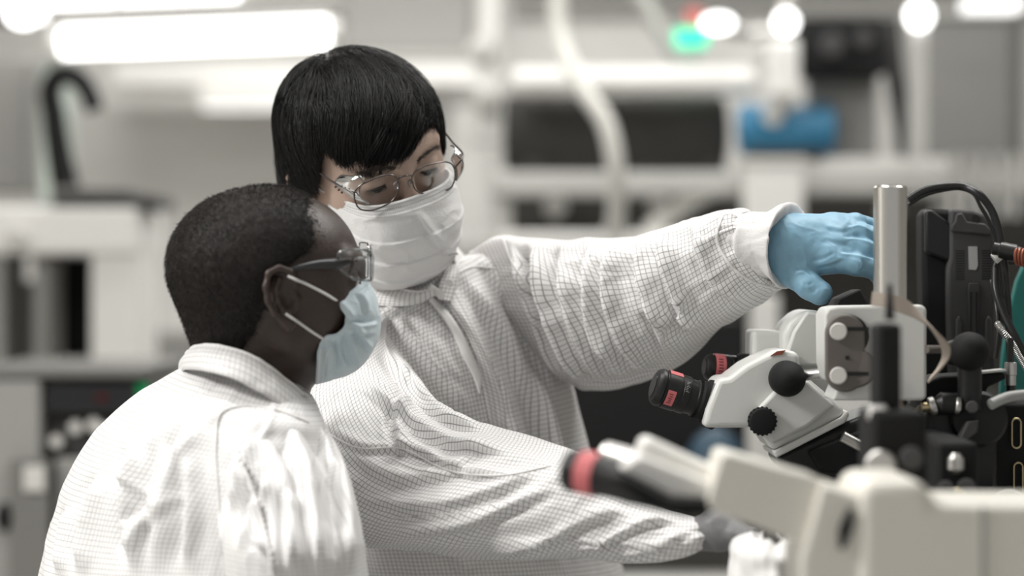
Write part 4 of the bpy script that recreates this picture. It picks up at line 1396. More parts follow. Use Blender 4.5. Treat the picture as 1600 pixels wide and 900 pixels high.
seam([bt, bs], [(786, 374), (800, 410), (826, 450), (852, 500), (876, 560)], .0012, 'armhole_seam', M['cloth_plain'], SM2)

def collar(nm, top, bot, par, m, n=150, k=16, th=.0022, wav=.0012, sd=1, closed=False):
    T_, B_ = catmull(top, n), catmull(bot, n)
    P = np.zeros((n, k, 3))
    for j in range(k):
        t = j/(k-1)
        P[:, j] = T_*(1-t) + B_*t
    mid = P.mean((0, 1))
    N = unit(np.cross(np.gradient(P, axis=0), np.gradient(P, axis=1)))
    if (N*(P-mid)).sum() < 0: N = -N
    P = P + N*(.004*np.sin(np.linspace(0, math.pi, k)))[None, :, None]
    P = P + N*(wav*fbm(P*40, 3, sd))[..., None]
    A = P.reshape(-1, 3); Bk = (P - N*th).reshape(-1, 3); o = n*k
    V = np.concatenate([A, Bk]); Q, UV = [], []
    la = np.r_[0, np.cumsum(np.linalg.norm(np.diff(P[:, 0], axis=0), axis=1))]; hh = np.linalg.norm(P[n//2, -1]-P[n//2, 0])
    for i in range(n-1):
        for j in range(k-1):
            Q.append((i*k+j, i*k+j+1, (i+1)*k+j+1, (i+1)*k+j))
            UV += [(la[i], j/(k-1)*hh), (la[i], (j+1)/(k-1)*hh), (la[i+1], (j+1)/(k-1)*hh), (la[i+1], j/(k-1)*hh)]
    nq = len(Q)
    for q in range(nq):
        Q.append(tuple(x+o for x in Q[q][::-1])); UV += UV[q*4:q*4+4][::-1]
    rim = [i*k for i in range(n)] + [(n-1)*k+j for j in range(1, k)] + [i*k+k-1 for i in range(n-2, -1, -1)] + list(range(k-2, 0, -1))
    for a in range(len(rim)):
        b = rim[(a+1) % len(rim)]
        Q.append((rim[a], b, b+o, rim[a]+o)); UV += [(0, 0)]*4
    c = mesh_obj(nm, V, Q, m, par, True, UV)
    MB().tube(P[:, 0], .0016, seg=7).build('collar_edge', m if False else M['cloth_plain'], c)
    return c, P
collar('collar', [W(676, 452, 2.655), W(655, 456, 2.65), W(620, 450, 2.66), W(585, 442, 2.69), W(566, 432, 2.74), W(580, 415, 2.80), W(630, 400, 2.84), W(680, 385, 2.84), W(708, 384, 2.80), W(714, 396, 2.75), W(712, 410, 2.71)],
       [W(680, 462, 2.650), W(655, 474, 2.645), W(615, 478, 2.65), W(578, 476, 2.67), W(552, 468, 2.72), W(562, 452, 2.80), W(630, 430, 2.86), W(700, 412, 2.86), W(730, 412, 2.80), W(728, 436, 2.74), W(708, 460, 2.68)], SM2, M['cloth'], sd=4)
strip([bt], [(700, 398), (693, 425), (684, 450), (684, 468)], [(714, 394), (717, 425), (713, 450), (704, 472)], 30, 10, 'collar_flap', M['cloth'], SM2, .012, .004)
for x, y in ((702, 442),):
    MB().cyl(W(x, y, 2.655), W(x, y, 2.650), .0048, seg=24, ch=.001).build('snap_button', M['elastic'], SM2)

# gloves
dw = 2.545
J = [
    [(W(1232, 408, dw), .018), (W(1246, 428, dw-.012), .0165), (W(1264, 446, dw-.022), .0145), (W(1281, 457, dw-.026), .0132)],      # thumb
    [(W(1296, 405, dw-.015), .0130), (W(1338, 413, dw-.020), .0122), (W(1368, 421, dw-.012), .0105), (W(1382, 446, dw+.0), .0085)],  # index
    [(W(1305, 384, dw-.006), .0130), (W(1350, 389, dw-.006), .0115), (W(1384, 402, dw+.004), .0098), (W(1396, 428, dw+.014), .0085)],
    [(W(1306, 363, dw+.004), .0125), (W(1346, 364, dw+.006), .0108), (W(1382, 374, dw+.016), .0094), (W(1398, 400, dw+.028), .0080)],
    [(W(1300, 350, dw+.014), .0110), (W(1336, 346, dw+.018), .0092), (W(1366, 354, dw+.028), .0080), (W(1380, 378, dw+.040), .0070)]]
palm = [(W(1232, 366, dw), W(1300, 354, dw+.010), .0225, .0135), (W(1232, 385, dw), W(1302, 372, dw), .0240, .0155), (W(1232, 398, dw), W(1300, 390, dw-.004), .0230, .0165),
        (W(1230, 402, dw), W(1292, 404, dw-.012), .0210, .0155), (W(1230, 405, dw), W(1252, 425, dw-.006), .0210, .0150)]
wr = [(W(1190, 384, 2.565), .0235), (W(1212, 384, 2.555), .0250), (W(1236, 384, dw), .0260)]
gl = glove('glove', J, wr, M['glove_blue'], P2, .0016, 3, palm, [
    ([(1322, 353), (1345, 349), (1368, 362)], -.0022, 3), ([(1316, 370), (1345, 371), (1370, 380)], -.0026, 3), ([(1312, 393), (1340, 396), (1370, 404)], -.0028, 3),
    ([(1268, 408), (1288, 404), (1306, 394)], -.0016, 3), ([(1272, 416), (1300, 410), (1320, 402)], .0014, 3), ([(1240, 424), (1256, 422), (1272, 432)], -.0022, 3),
    ([(1252, 442), (1262, 446), (1272, 440)], -.0012, 2.5), ([(1345, 404), (1350, 414), (1346, 424)], -.0010, 2.5), ([(1262, 455), (1270, 458), (1278, 450)], -.0010, 2.5),
    ([(1290, 352), (1310, 358), (1328, 356)], .0012, 5), ([(1280, 372), (1305, 374), (1326, 380)], .0012, 5)])
gl['label'] = 'blue nitrile glove on the raised hand'
dw2 = 2.33
J2 = [[(W(1130, 828, dw2), .013), (W(1150, 834, dw2-.02), .011), (W(1172, 838, dw2-.03), .0100)]] + \
     [[(W(1165, 815+k*6, dw2+.014*k), .0115), (W(1200, 818+k*6, dw2+.014*k), .0100), (W(1228, 826+k*6, dw2+.012*k-.012), .0095), (W(1236, 850+k*5, dw2+.012*k-.02), .0085)] for k in range(4)]
gl2 = glove('glove', J2, [(W(1096, 834, 2.345), .0175), (W(1125, 829, dw2), .0165)], M['glove_grey'], P2, .0026, 9,
            [(W(1125, 827, dw2), W(1165, 817+k*6, dw2+.014*k), .0155, .012) for k in range(4)])
gl2['label'] = 'grey glove on the lower hand'
hipA = np.array([W(745, 0, 2.80)[0], 2.80, .92])
feetA = [np.array([hipA[0]-.11, 2.77, .1]), np.array([hipA[0]+.11, 2.83, .1])]
trousers(P2, hipA, feetA)
for f in feetA: shoe(P2, f[0]+.03, f[1]-.02, -.6)

# ------------------------------------------------------------------ the short-haired person
a_ = math.radians(9)
roll1 = math.radians(3)
f1 = np.array([math.cos(a_), math.sin(a_), 0.0])
u1 = np.array([0.0, -math.sin(roll1), math.cos(roll1)])
H1 = Frame(W(433, 430, 2.40), f1, u1, 1.0)
P1 = thing('person', (W(330, 0, 2.42)[0], 2.42, 0), 'person seen from behind with short cropped hair, clear side-shield glasses and pale blue mask', 'person', 'people in white gridded smocks')

BV = {}
def build_person_b():
    h = H1; R = h.R; hb = h.o
    Fd = body_field(h, ((hb[0]-.125, hb[1]-.10, hb[2]-.17), (hb[0]+.125, hb[1]+.10, hb[2]+.11)), .0023, 0.05)
    Fd.ell(h.w((0, -.020, .009)), (.074, .086, .074), R, k=.02)
    Fd.ell(h.w((0, .010, .015)), (.069, .070, .063), R, k=.025)
    Fd.ell(h.w((0, .022, -.024)), (.056, .052, .066), R, k=.03)
    for s in (-1, 1):
        Fd.cone(h.w((s*.045, .010, -.062)), h.w((s*.014, .048, -.078)), .017, .014, k=.028)
        Fd.ell(h.w((s*.036, .042, -.032)), (.022, .024, .026), R, k=.025)
        Fd.cone(h.w((s*.042, .066, .016)), h.w((s*.012, .078, .012)), .008, .008, k=.014)
    Fd.ell(h.w((0, .056, -.066)), (.030, .026, .028), R, k=.02)
    Fd.cone(h.w((0, .050, -.078)), h.w((0, .052, -.080)), .015, .015, k=.02)
    Fd.cone(h.w((0, .076, .004)), h.w((0, .087, -.030)), .0075, .0095, k=.014)
    for s in (-1, 1):
        Fd.ell(h.w((s*.012, .078, -.035)), (.009, .009, .008), R, k=.010)
        Fd.ell(h.w((s*.031, .086, -.004)), (.017, .012, .010), R, k=.014, op='sub')
        Fd.ell(h.w((s*.031, .068, -.005)), (.0145, .0125, .0120), R, k=.005)
        Fd.ell(h.w((s*.031, .0795, -.007)), (.011, .006, .004), R, k=.002, op='sub')
    Fd.ell(h.w((0, .080, -.064)), (.022, .006, .006), R, k=.006)
    Fd.ell(h.w((0, .078, -.073)), (.019, .006, .006), R, k=.006)
    ear(Fd, h, (.070, .004, -.019), 1.0, 1, .22)
    ear(Fd, h, (-.070, .004, -.019), 1.0, -1, .22)
    # neck and below
    nb = W(385, 640, 2.44)
    Fd.cone(h.w((0, -.020, -.035)), W(402, 615, 2.43), .052, .053, k=.03)
    Fd.cone(h.w((0, -.040, -.035)), W(386, 600, 2.43), .043, .046, k=.02)
    Fd.cone(W(370, 640, 2.44), W(330, 900, 2.46), .055, .09, k=.02)
    Fd.cone(W(430, 740, 2.33), W(230, 740, 2.55), .04, .04, k=.02)
    Fd.cone(W(430, 740, 2.33), W(478, 1060, 2.27), .04, .034, k=.02); Fd.cone(W(478, 1060, 2.27), W(700, 1190, 2.27), .034, .024, k=.02)
    Fd.cone(W(230, 740, 2.55), W(260, 1060, 2.62), .04, .034, k=.02); Fd.cone(W(260, 1060, 2.62), W(470, 1190, 2.62), .034, .024, k=.02)
    hip = np.array([W(320, 0, 2.44)[0], 2.44, .88])
    Fd.cone(W(330, 900, 2.46), hip, .09, .10, k=.03)
    for s in (-1, 1):
        ft = np.array([hip[0] + s*.05, 2.44 + s*.11, .07]); kn = np.array([hip[0] + s*.03+.02, 2.44 + s*.10, .48])
        Fd.cone(hip + (0, s*.07, 0), kn, .078, .052, k=.05); Fd.cone(kn, ft, .05, .034, k=.02)
        Fd.cone(ft, ft + (.12, 0, -.035), .032, .024, k=.02)
    V, Q = Fd.mesh(); V = relax(V, Q, 2, .4)
    mesh_obj('body', V, Q, M['skin_dark'], P1)
    BV['b'] = bvh_of(V, Q)
    for s in (-1, 1):
        e = MB().ball(h.w((s*.031, .0690, -.005)), .0112).build('eye', M['sclera'], P1)
        MB().ball(h.w((s*.031, .0757, -.006)), .0058).build('iris', M['iris'], e)
    # short hair: a cap that sinks into the scalp along the hairline
    Fd = Field([np.arange(hb[0]-.13, hb[0]+.13, .0024), np.arange(hb[1]-.11, hb[1]+.11, .0024), np.arange(hb[2]-.14, hb[2]+.12, .0024)])
    Fd.ell(h.w((0, -.020, .009)), (.074, .086, .074), R, k=.02)
    Fd.ell(h.w((0, .010, .015)), (.069, .070, .063), R, k=.025)
    Fd.cone(h.w((0, -.020, -.035)), W(402, 615, 2.43), .052, .053, k=.03)
    Fd.cone(h.w((0, -.040, -.035)), W(386, 600, 2.43), .043, .046, k=.02)
    g = h.l(np.stack(np.meshgrid(*Fd.ax, indexing='ij'), -1))
    x, y, z = g[..., 0], g[..., 1], g[..., 2]
    nz = fbm(g*110, 2, 8)*.004
    line = np.interp(z, [-.10, -.075, -.055, -.045, -.02, .010, .022, .035, .050, .066, .080], [-.045, -.030, -.014, -.012, -.006, .008, .028, .038, .036, .034, .036])
    zlow = -.088 - z
    reg = np.maximum(y - line + nz, zlow)
    off = .0040*(1 - sstep(reg, -.034, .002)) - .0030*sstep(reg, -.012, .010)
    Fd.f = (Fd.f - off).astype(np.float32)
    Fd.f = np.maximum(Fd.f, (reg - .008).astype(np.float32))
    V, Q = Fd.mesh(); V = relax(V, Q, 2, .4); N = vnormals(V, Q)
    V = V + N*(.0003*fbm(V*260, 2, 3))[:, None]
    cap = mesh_obj('hair', V, Q, M['hair_short'], P1)
    l = h.l(V)
    good = np.where((l[:, 1] < np.interp(l[:, 2], [-.10, -.075, -.055, -.045, -.02, .010, .022, .035, .050, .066, .080], [-.045, -.030, -.014, -.012, -.006, .008, .028, .038, .036, .034, .036]) + .006*RNG.random(len(l))**2) & (l[:, 2] > -.088))[0]
    pick = RNG.choice(good, 42000)
    r0 = V[pick] + RNG.normal(0, .0008, (len(pick), 3)); nn = N[pick]
    ll = h.l(r0)
    flow = np.stack([ll[:, 0]*4, (ll[:, 1] + .06)*7, -.5 - ll[:, 2]*2], 1) @ R
    flow = unit(flow - nn*(flow*nn).sum(1)[:, None]) + RNG.normal(0, .25, nn.shape)
    dv = unit(nn*.38 + flow)
    ln = .0026 + .0014*RNG.random(len(pick))
    paths = np.stack([r0 - nn*.0006, r0 + (dv*.5 + nn*.12)*ln[:, None], r0 + dv*ln[:, None]], 1)
    V2, Q2 = strands(paths, .00018)
    mesh_obj('cropped_hair', V2, Q2, M['hair_short'], cap)
build_person_b()

def build_mask_b():
    h = H1
    # control points picked on the near side, mirrored for the far side:  rows from top to bottom
    #          near edge (px,py,x)      middle (px,py,x)       front ridge (px,py)
    rows = [((528, 470, .052), (556, 448, .034), (572, 436)),
            ((531, 480, .056), (566, 468, .038), (586, 458)),
            ((541, 497, .057), (568, 492, .040), (592, 482)),
            ((537, 512, .057), (570, 510, .040), (594, 503)),
            ((527, 522, .056), (562, 528, .040), (590, 530)),
            ((508, 526, .054), (545, 548, .041), (577, 556)),
            ((497, 545, .051), (532, 566, .040), (556, 578)),
            ((495, 570, .047), (520, 582, .036), (536, 588)),
            ((494, 601, .038), (508, 597, .026), (522, 592))]
    G = []
    for a, b, c in rows:
        la = h.hit(a[0], a[1], 0, a[2]+.003); lb = h.hit(b[0], b[1], 0, b[2]+.008); lc = h.hit(c[0], c[1], 0, 0.0)
        lcc = h.hit(c[0]-1.5, c[1], 0, .014)
        r = [la, lb, lcc, lc]
        G.append(r + [np.array([-p[0], p[1], p[2]]) for p in (lcc, lb, la)])
    G = np.array(G)                                   # 9 x 7 x 3
    nv, nu = 130, 130
    A = np.stack([catmull(G[:, j], nv) for j in range(7)], 1)
    Pl = np.stack([catmull(A[i], nu) for i in range(nv)], 0)
    Pw = h.w(Pl)
    cen = h.w((0, .02, -.05))
    def nrm(P):
        n = unit(np.cross(np.gradient(P, axis=1), np.gradient(P, axis=0)))
        return -n if (n*(P-cen)).sum() < 0 else n
    N = nrm(Pw)
    fd = 1.7*fold_disp(Pw, N, [([(546, 500), (565, 503), (592, 500)], -.0040, 5), ([(528, 470), (545, 490), (556, 505)], .0018, 6),
                           ([(548, 528), (552, 550), (556, 575)], .0030, 5), ([(556, 505), (566, 530), (582, 548)], .0026, 5),
                           ([(520, 528), (528, 560), (522, 590)], -.0024, 6), ([(540, 520), (536, 545), (545, 572)], -.0022, 5),
                           ([(508, 530), (512, 560), (510, 594)], .0016, 4), ([(560, 455), (570, 475), (572, 495)], .0016, 5),
                           ([(535, 515), (560, 518), (590, 520)], .0022, 5)])
    r = 1-2*np.abs(vnoise(Pw*38 + fbm(Pw*25, 2, 2)[..., None]*.8, 44))
    Pw = Pw + N*(fd + .0009*r)[..., None]
    N = nrm(Pw)
    B = (Pw - N*.0015).reshape(-1, 3); V = np.concatenate([Pw.reshape(-1, 3), B]); o = nu*nv
    i, j = np.meshgrid(np.arange(nv-1), np.arange(nu-1), indexing='ij'); k = i*nu+j
    Q = np.stack([k, k+nu, k+nu+1, k+1], -1).reshape(-1, 4)
    rim = list(range(nu)) + [m*nu+nu-1 for m in range(1, nv)] + list(range(nu*nv-2, nu*(nv-1)-1, -1)) + [m*nu for m in range(nv-2, 0, -1)]
    R_ = [(rim[a], rim[(a+1) % len(rim)], rim[(a+1) % len(rim)]+o, rim[a]+o) for a in range(len(rim))]
    m = mesh_obj('face_mask', V, np.concatenate([Q, Q[:, ::-1]+o, np.array(R_)]), M['mask_blue'], P1)
    out = N*.0006
    for ii in (6, 10):
        mb = MB()
        for q in range(2, nu-3, 3):
            mb.tube([Pw[ii, q]+out[ii, q], Pw[ii, q+1]+out[ii, q+1]], .00025, seg=5)
        mb.build('stitching', M['mask_blue'], m)
    for cc in (2, 7):
        MB().tube(Pw[int(nv*.62):-2, cc] + out[int(nv*.62):-2, cc], .0007, seg=6).build('edge_binding', M['elastic'], m)
    bx, by = proj(Pw[:, 0]); BROW = int(np.argmin(np.hypot(bx-502, by-527)))
    for s, cc in ((1, 0), (-1, nu-1)):
        top = Pw[3, cc]; bot = Pw[BROW, cc]
        def q(px, py, x):
            l = h.hit(px, py, 0, x)
            t = surf_hit(BV['b'], px, py)
            if t is not None: l = h.l(t[0]); l[0] += .0022
            return h.w((s*abs(l[0]), l[1], l[2]))
        pts = [top, q(510, 460, .065), q(495, 452, .07), q(475, 442, .0745), q(460, 436, .080), q(449, 431, .082)]
        MB().tube(pts, .0014, seg=8, n=30).build('ear_loop', M['elastic'], m)
        pts = [bot, q(487, 518, .066), q(470, 506, .070), q(455, 496, .074), q(446, 490, .074)]
        MB().tube(pts, .0014, seg=8, n=30).build('ear_loop', M['elastic'], m)
build_mask_b()

def build_glasses_b():
    h = H1
    g = thing('safety_glasses', h.w((0, .09, -.01)), 'safety glasses with dark temples and clear side shields on the short-haired person', 'glasses')
    for s in (1, -1):
        def q(px, py, x, dy=0):
            l = h.hit(px, py, 0, x); return h.w((s*l[0], l[1]+dy, l[2]))
        MB().tube([q(436, 432, .077), q(446, 424, .0775), (q(460, 420, .077)), q(500, 413, .0755), q(528, 412, .073), q(545, 408, .070)], [.0022, .0030, .0036, .0048, .0058, .0040], seg=12, n=50).build('temple_arm', M['temple'], g)
        out = [(526, 405), (529, 396), (540, 391), (556, 390), (574, 392), (581, 398), (582, 418), (579, 438), (566, 438), (549, 434), (538, 427), (529, 418)]
        xs = [.0745, .0745, .073, .070, .064, .060, .060, .061, .064, .070, .0735, .0745]
        P = [q(x, y, xx) for (x, y), xx in zip(out, xs)]
        V = [np.mean(P, 0) + h.X*s*.002] + P; n = len(P)
        sh = MB().add(V, [(0, 1+i, 1+(i+1) % n) for i in range(n)]).build('side_shield', M['clear'], g)
        MB().ring(P, .0013, seg=8, n=60).build('shield_edge', M['clear_edge'], sh)
        MB().tube([q(530, 405, .0755), q(552, 403, .072), q(572, 402, .066)], .0017, seg=8, n=16).build('hinge_bar', M['clear_edge'], sh)
        for x in (540, 556):
            MB().ball(q(x, 407, .0735), .0021).build('rivet', M['temple'], sh)
        # front lens, seen edge-on
        nn, mm = 18, 10
        V, Fc = [], []
        c0 = h.l(q(580, 412, .060))
        for i in range(nn):
            t = i/(nn-1)
            x = s*(.062 - .050*t)
            for j in range(mm):
                v = j/(mm-1)*2-1
                V.append(h.w((x, c0[1] + .004*math.sin(t*1.5), c0[2] + .000 + v*.0175*(1-.10*abs(2*t-1)**3))))
        for i in range(nn-1):
            for j in range(mm-1):
                Fc.append((i*mm+j, (i+1)*mm+j, (i+1)*mm+j+1, i*mm+j+1))
        ln = MB().add(V, Fc).build('lens', M['lens'], g)
        rim = [V[j] for j in range(mm)] + [V[i*mm+mm-1] for i in range(1, nn)] + [V[(nn-1)*mm+j] for j in range(mm-2, -1, -1)] + [V[i*mm] for i in range(nn-2, 0, -1)]
        MB().ring(rim[::3], .0009, seg=8, n=60).build('lens_rim', M['clear_edge'], ln)
    c0 = h.l(h.w(h.hit(580, 412, 0, .060)))
    MB().tube([h.w((.012, c0[1]+.004, c0[2]+.006)), h.w((0, c0[1]+.006, c0[2]+.009)), h.w((-.012, c0[1]+.004, c0[2]+.006))], .0015, n=12).build('bridge', M['clear_edge'], g)
build_glasses_b()

TORSO_B = loft([(310, 560, 2.42, 452, 590, 2.40, .045), (285, 575, 2.44, 485, 620, 2.38, .075), (258, 590, 2.46, 500, 650, 2.36, .10), (205, 626, 2.50, 508, 690, 2.35, .125), (150, 680, 2.53, 512, 740, 2.34, .135),
                (112, 745, 2.55, 508, 800, 2.33, .14), (86, 820, 2.56, 500, 850, 2.33, .14), (66, 900, 2.56, 492, 905, 2.33, .14), (52, 980, 2.56, 490, 980, 2.34, .14), (50, 1080, 2.55, 500, 1080, 2.36, .145), (60, 1200, 2.55, 510, 1200, 2.38, .15)],
               380, 420, 2.25, noise=(.0022, 7, 3.2, 25), fine=(.0009, 22, 17), seed=25, folds=[
    ([(300, 660), (262, 760), (240, 899)], .0050, 13),
    ([(205, 690), (200, 790), (212, 899)], .0060, 12),
    ([(160, 740), (135, 820), (125, 899)], .0050, 12),
    ([(255, 690), (240, 780), (206, 860)], .0045, 10),
    ([(295, 700), (300, 790), (290, 899)], .0050, 12),
    ([(110, 790), (98, 850), (92, 899)], .0040, 10),
    ([(185, 735), (215, 760), (250, 800)], .0022, 8), ([(240, 770), (230, 800), (200, 830)], .0022, 8),
    ([(225, 830), (255, 800), (290, 770)], .0022, 8)])
SM1 = part_loft(TORSO_B, 'smock', M['cloth_soft'], P1)
SL_C = loft([(404, 592, 2.42, 478, 632, 2.42, .05), (372, 614, 2.40, 500, 655, 2.39, .075), (350, 650, 2.378, 524, 694, 2.365, .088), (343, 710, 2.345, 544, 745, 2.325, .092), (344, 780, 2.315, 557, 800, 2.295, .090), (350, 850, 2.27, 566, 855, 2.265, .083),
             (356, 905, 2.27, 571, 905, 2.265, .080), (366, 990, 2.27, 574, 985, 2.265, .075), (380, 1080, 2.27, 580, 1050, 2.265, .068), (470, 1170, 2.27, 600, 1090, 2.265, .058), (570, 1200, 2.27, 650, 1130, 2.265, .046), (665, 1225, 2.27, 710, 1160, 2.27, .036), (706, 1226, 2.27, 742, 1170, 2.27, .033), (716, 1222, 2.27, 748, 1178, 2.27, .024)],
            320, 420, 2.15, noise=(.0022, 6, 5, 35), fine=(.0009, 24, 18), seed=35, folds=[
    ([(372, 700), (405, 790), (425, 899)], -.0035, 6),
    ([(430, 650), (470, 730), (486, 820), (500, 899)], .0060, 13),
    ([(395, 680), (380, 740), (362, 800)], .0050, 9),
    ([(420, 740), (400, 790), (372, 860)], .0040, 9),
    ([(500, 680), (530, 760), (540, 850), (545, 899)], .0045, 11),
    ([(450, 760), (455, 830), (450, 899)], .0045, 11),
    ([(460, 620), (490, 660), (512, 720)], .0035, 10),
    ([(400, 840), (420, 870), (430, 899)], .0030, 8)])
sl1 = part_loft(SL_C, 'sleeve', M['cloth_soft'], SM1)
SL_D = loft([(240, 640, 2.53, 330, 640, 2.50, .05), (190, 690, 2.60, 330, 690, 2.56, .075), (180, 800, 2.64, 320, 800, 2.60, .075), (190, 950, 2.66, 320, 950, 2.62, .065), (230, 1070, 2.66, 340, 1040, 2.63, .06), (350, 1160, 2.66, 400, 1080, 2.64, .05), (460, 1206, 2.65, 484, 1146, 2.64, .034), (510, 1206, 2.64, 524, 1154, 2.64, .030)],
            90, 140, 2.1, noise=(.004, 6, 9, 45), fine=None)
part_loft(SL_D, 'sleeve', M['cloth_soft'], SM1)
b1, b2 = bvh_of(*TORSO_B[:2]), bvh_of(*SL_C[:2])
seam([b1, b2], [(482, 660), (430, 640), (380, 634), (346, 645), (338, 690), (340, 760), (345, 830), (350, 899)], .0014, 'raglan_seam', M['cloth_plain'], SM1, 90)
seam([b2], [(352, 660), (368, 700), (392, 760), (410, 820), (424, 880), (430, 905)], .0015, 'gathered_seam', M['cloth_plain'], sl1, 80)
# puckers along the gathered seam
ps = seam_on([b2], [(358, 672), (372, 705), (396, 762), (414, 820), (430, 899)], .001, 70)
for k in range(2, len(ps)-2, 3):
    mb = MB()
    t = unit(ps[k+1] - ps[k-1]); sd_ = unit(np.cross(t, (0, 1, 0)))
    mb.tube([ps[k] - sd_*.0045 + t*.001, ps[k] + np.array([0, -.0004, 0]), ps[k] + sd_*.0045 - t*.001], [.0004, .0012, .0004], seg=6)
    mb.build('pucker', M['cloth_soft'], sl1)
collar('collar', [W(478, 636, 2.43), W(484, 640, 2.40), W(478, 626, 2.365), W(455, 600, 2.345), W(425, 574, 2.335), W(385, 552, 2.335), W(345, 541, 2.345), W(312, 540, 2.37), W(293, 549, 2.41), W(296, 560, 2.46), W(330, 575, 2.50), W(390, 600, 2.51), W(440, 625, 2.49), W(470, 638, 2.46)],
       [W(474, 668, 2.43), W(484, 676, 2.38), W(476, 664, 2.335), W(450, 642, 2.315), W(415, 616, 2.305), W(372, 594, 2.305), W(328, 580, 2.32), W(296, 576, 2.355), W(281, 582, 2.41), W(290, 600, 2.47), W(330, 615, 2.52), W(390, 640, 2.53), W(440, 660, 2.51), W(465, 668, 2.47)], SM1, M['cloth_soft'], sd=14)
for px_, py_, dd, nm in ((700, 1190, 2.27, 0), (470, 1172, 2.64, 1)):
    w0 = W(px_-25, py_-6, dd); w1 = W(px_+15, py_+4, dd)
    J3 = [[(w1 + (0, -.02, .0), .015), (w1 + (.02, -.032, .01), .012), (w1 + (.04, -.034, .012), .0105)]]
    for k in range(4):
        o_ = np.array([.045, -.022+.015*k, -.002])
        J3.append([(w1 + o_, .0125), (w1 + o_ + (.032, 0, -.006), .0105), (w1 + o_ + (.052, 0, -.022), .0095), (w1 + o_ + (.058, 0, -.042), .0085)])
    glove('glove', J3, [(w0, .024), (w1, .025)], M['glove_blue'], P1, .0035, 19+nm, [(w1, w1 + (.045, -.022+.015*k, -.002), .020, .014) for k in range(4)])
hipB = np.array([W(320, 0, 2.44)[0], 2.44, .88])
feetB = [np.array([hipB[0]+.0, 2.33, .1]), np.array([hipB[0]+.04, 2.55, .1])]
trousers(P1, hipB, feetB)
for f in feetB: shoe(P1, f[0]+.05, f[1], 0.05)

# ================================================================== THE WORK BENCH AND MICROSCOPES
t = thing('work_bench', (1.1, 2.2, 0), 'grey laboratory bench carrying the microscopes', 'bench')
MB().box((0.30, 1.55, 0.86), (2.3, 2.62, 0.90)).build('bench_top', M['worktop'], t, smooth=False, bevel=.004)
for x in (0.34, 2.2):
    for y in (1.6, 2.52):
        MB().box((x, y, 0), (x+.05, y+.05, .86)).build('leg', M['alu'], t, smooth=False)
BENCH = 0.90

# ---------------- microscope in focus
D = 2.47
mic = thing('stereo_microscope', (W(1300, 0, 2.55)[0], 2.55, BENCH), 'white stereo microscope in focus with black eyepieces under the reaching arm', 'microscope')
sh = [(1098, 668), (1104, 640), (1119, 600), (1123, 592), (1140, 590), (1166, 570), (1195, 555), (1212, 548), (1226, 546), (1240, 549), (1250, 553), (1250, 580), (1262, 590),
      (1310, 630), (1322, 642), (1314, 652), (1262, 680), (1207, 705), (1196, 688), (1182, 668), (1130, 669)]
head = MB().prism(sh, D, .105).build('binocular_head', M['scope_white'], mic, smooth=True, bevel=.0065, seg=4)
# raised side cheek of the head
MB().prism([(1182, 640), (1222, 598), (1262, 594), (1306, 634), (1262, 668), (1206, 694), (1194, 676)], D-.010, .0105).build('side_cheek', M['scope_white'], head, bevel=.004, seg=3)
MB().prism([(1204, 556), (1214, 549), (1228, 547), (1222, 554)], D-.0012, .0025).build('orange_mark', M['copper'], head, smooth=False)
MB().prism([(1208, 706), (1314, 652), (1324, 641), (1328, 648), (1320, 661), (1213, 716)], D-.004, .112).build('base_plate', M['scope_white'], mic, smooth=False, bevel=.002)

def eyepiece(x0, y0, x1, y1, d, r, nm, label, par, px=1.0):
    a, b = W(x0, y0, d), W(x1, y1, d + .01)
    w = unit(b - a); L = float(np.linalg.norm(b-a))
    prof = [(0.0, r*.70), (.0015, r*.86), (.004, r*.94), (.006, r*.98), (.0085, r*.98), (.010, r*.93), (.0115, r*.93), (.012, r), (.026, r), (.027, r*.965),
            (.0285, r*.965), (.029, r*.99), (.036, r*.99), (.037, r*.93), (.045, r*.90), (.046, r*.97), (.058, r*.97), (.059, r*.93), (L, r*.90)]
    e = MB().lathe(a, b, [p for p in prof if p[0] <= L+1e-6], 56).build(nm, M['black'], par, autosmooth=25)
    e['label'] = label
    MB().lathe(a - w*.0008, a + w*.001, [(0, r*.62), (.0018, r*.62)], 32).build('lens', M['black_gloss'], e)
    # knurled focusing ring
    mb = MB()
    ax_a = unit(np.cross(w, (0, 0, 1))); ax_b = np.cross(w, ax_a)
    for k in range(48):
        th = 2*math.pi*k/48
        n_ = ax_a*math.cos(th) + ax_b*math.sin(th)
        c = a + w*.052 + n_*r*.975
        mb.obox(c, (w, n_, np.cross(w, n_)), (.0055, .0006, .0005))
    mb.build('knurling', M['black_matt'], e, smooth=False)
    return e, a, w, r, ax_a, ax_b

def band(e, a, w, r, ax_a, ax_b, s0, s1, th0, th1, m, nm, lift=.0004, text=False):
    """tape wrapped part of the way round a tube"""
    n = 22
    V, Fc = [], []
    for i in range(n):
        th = th0 + (th1-th0)*i/(n-1)
        nn = ax_a*math.cos(th) + ax_b*math.sin(th)
        for s, q in ((s0, r+lift), (s1, r+lift), (s1, r-.0004), (s0, r-.0004)):
            V.append(a + w*s + nn*q)
    for i in range(n-1):
        for k in range(4):
            k2 = (k+1) % 4
            Fc.append((i*4+k, i*4+k2, (i+1)*4+k2, (i+1)*4+k))
    Fc += [(0, 1, 2, 3), tuple(4*(n-1)+k for k in (3, 2, 1, 0))]
    return MB().add(V, Fc).build(nm, m, e, autosmooth=40)

e, a, w, r, xa, xb = eyepiece(1021, 602, 1112, 630, 2.50, .0203, 'eyepiece', 'nearer black eyepiece with a pink tape patch', mic)
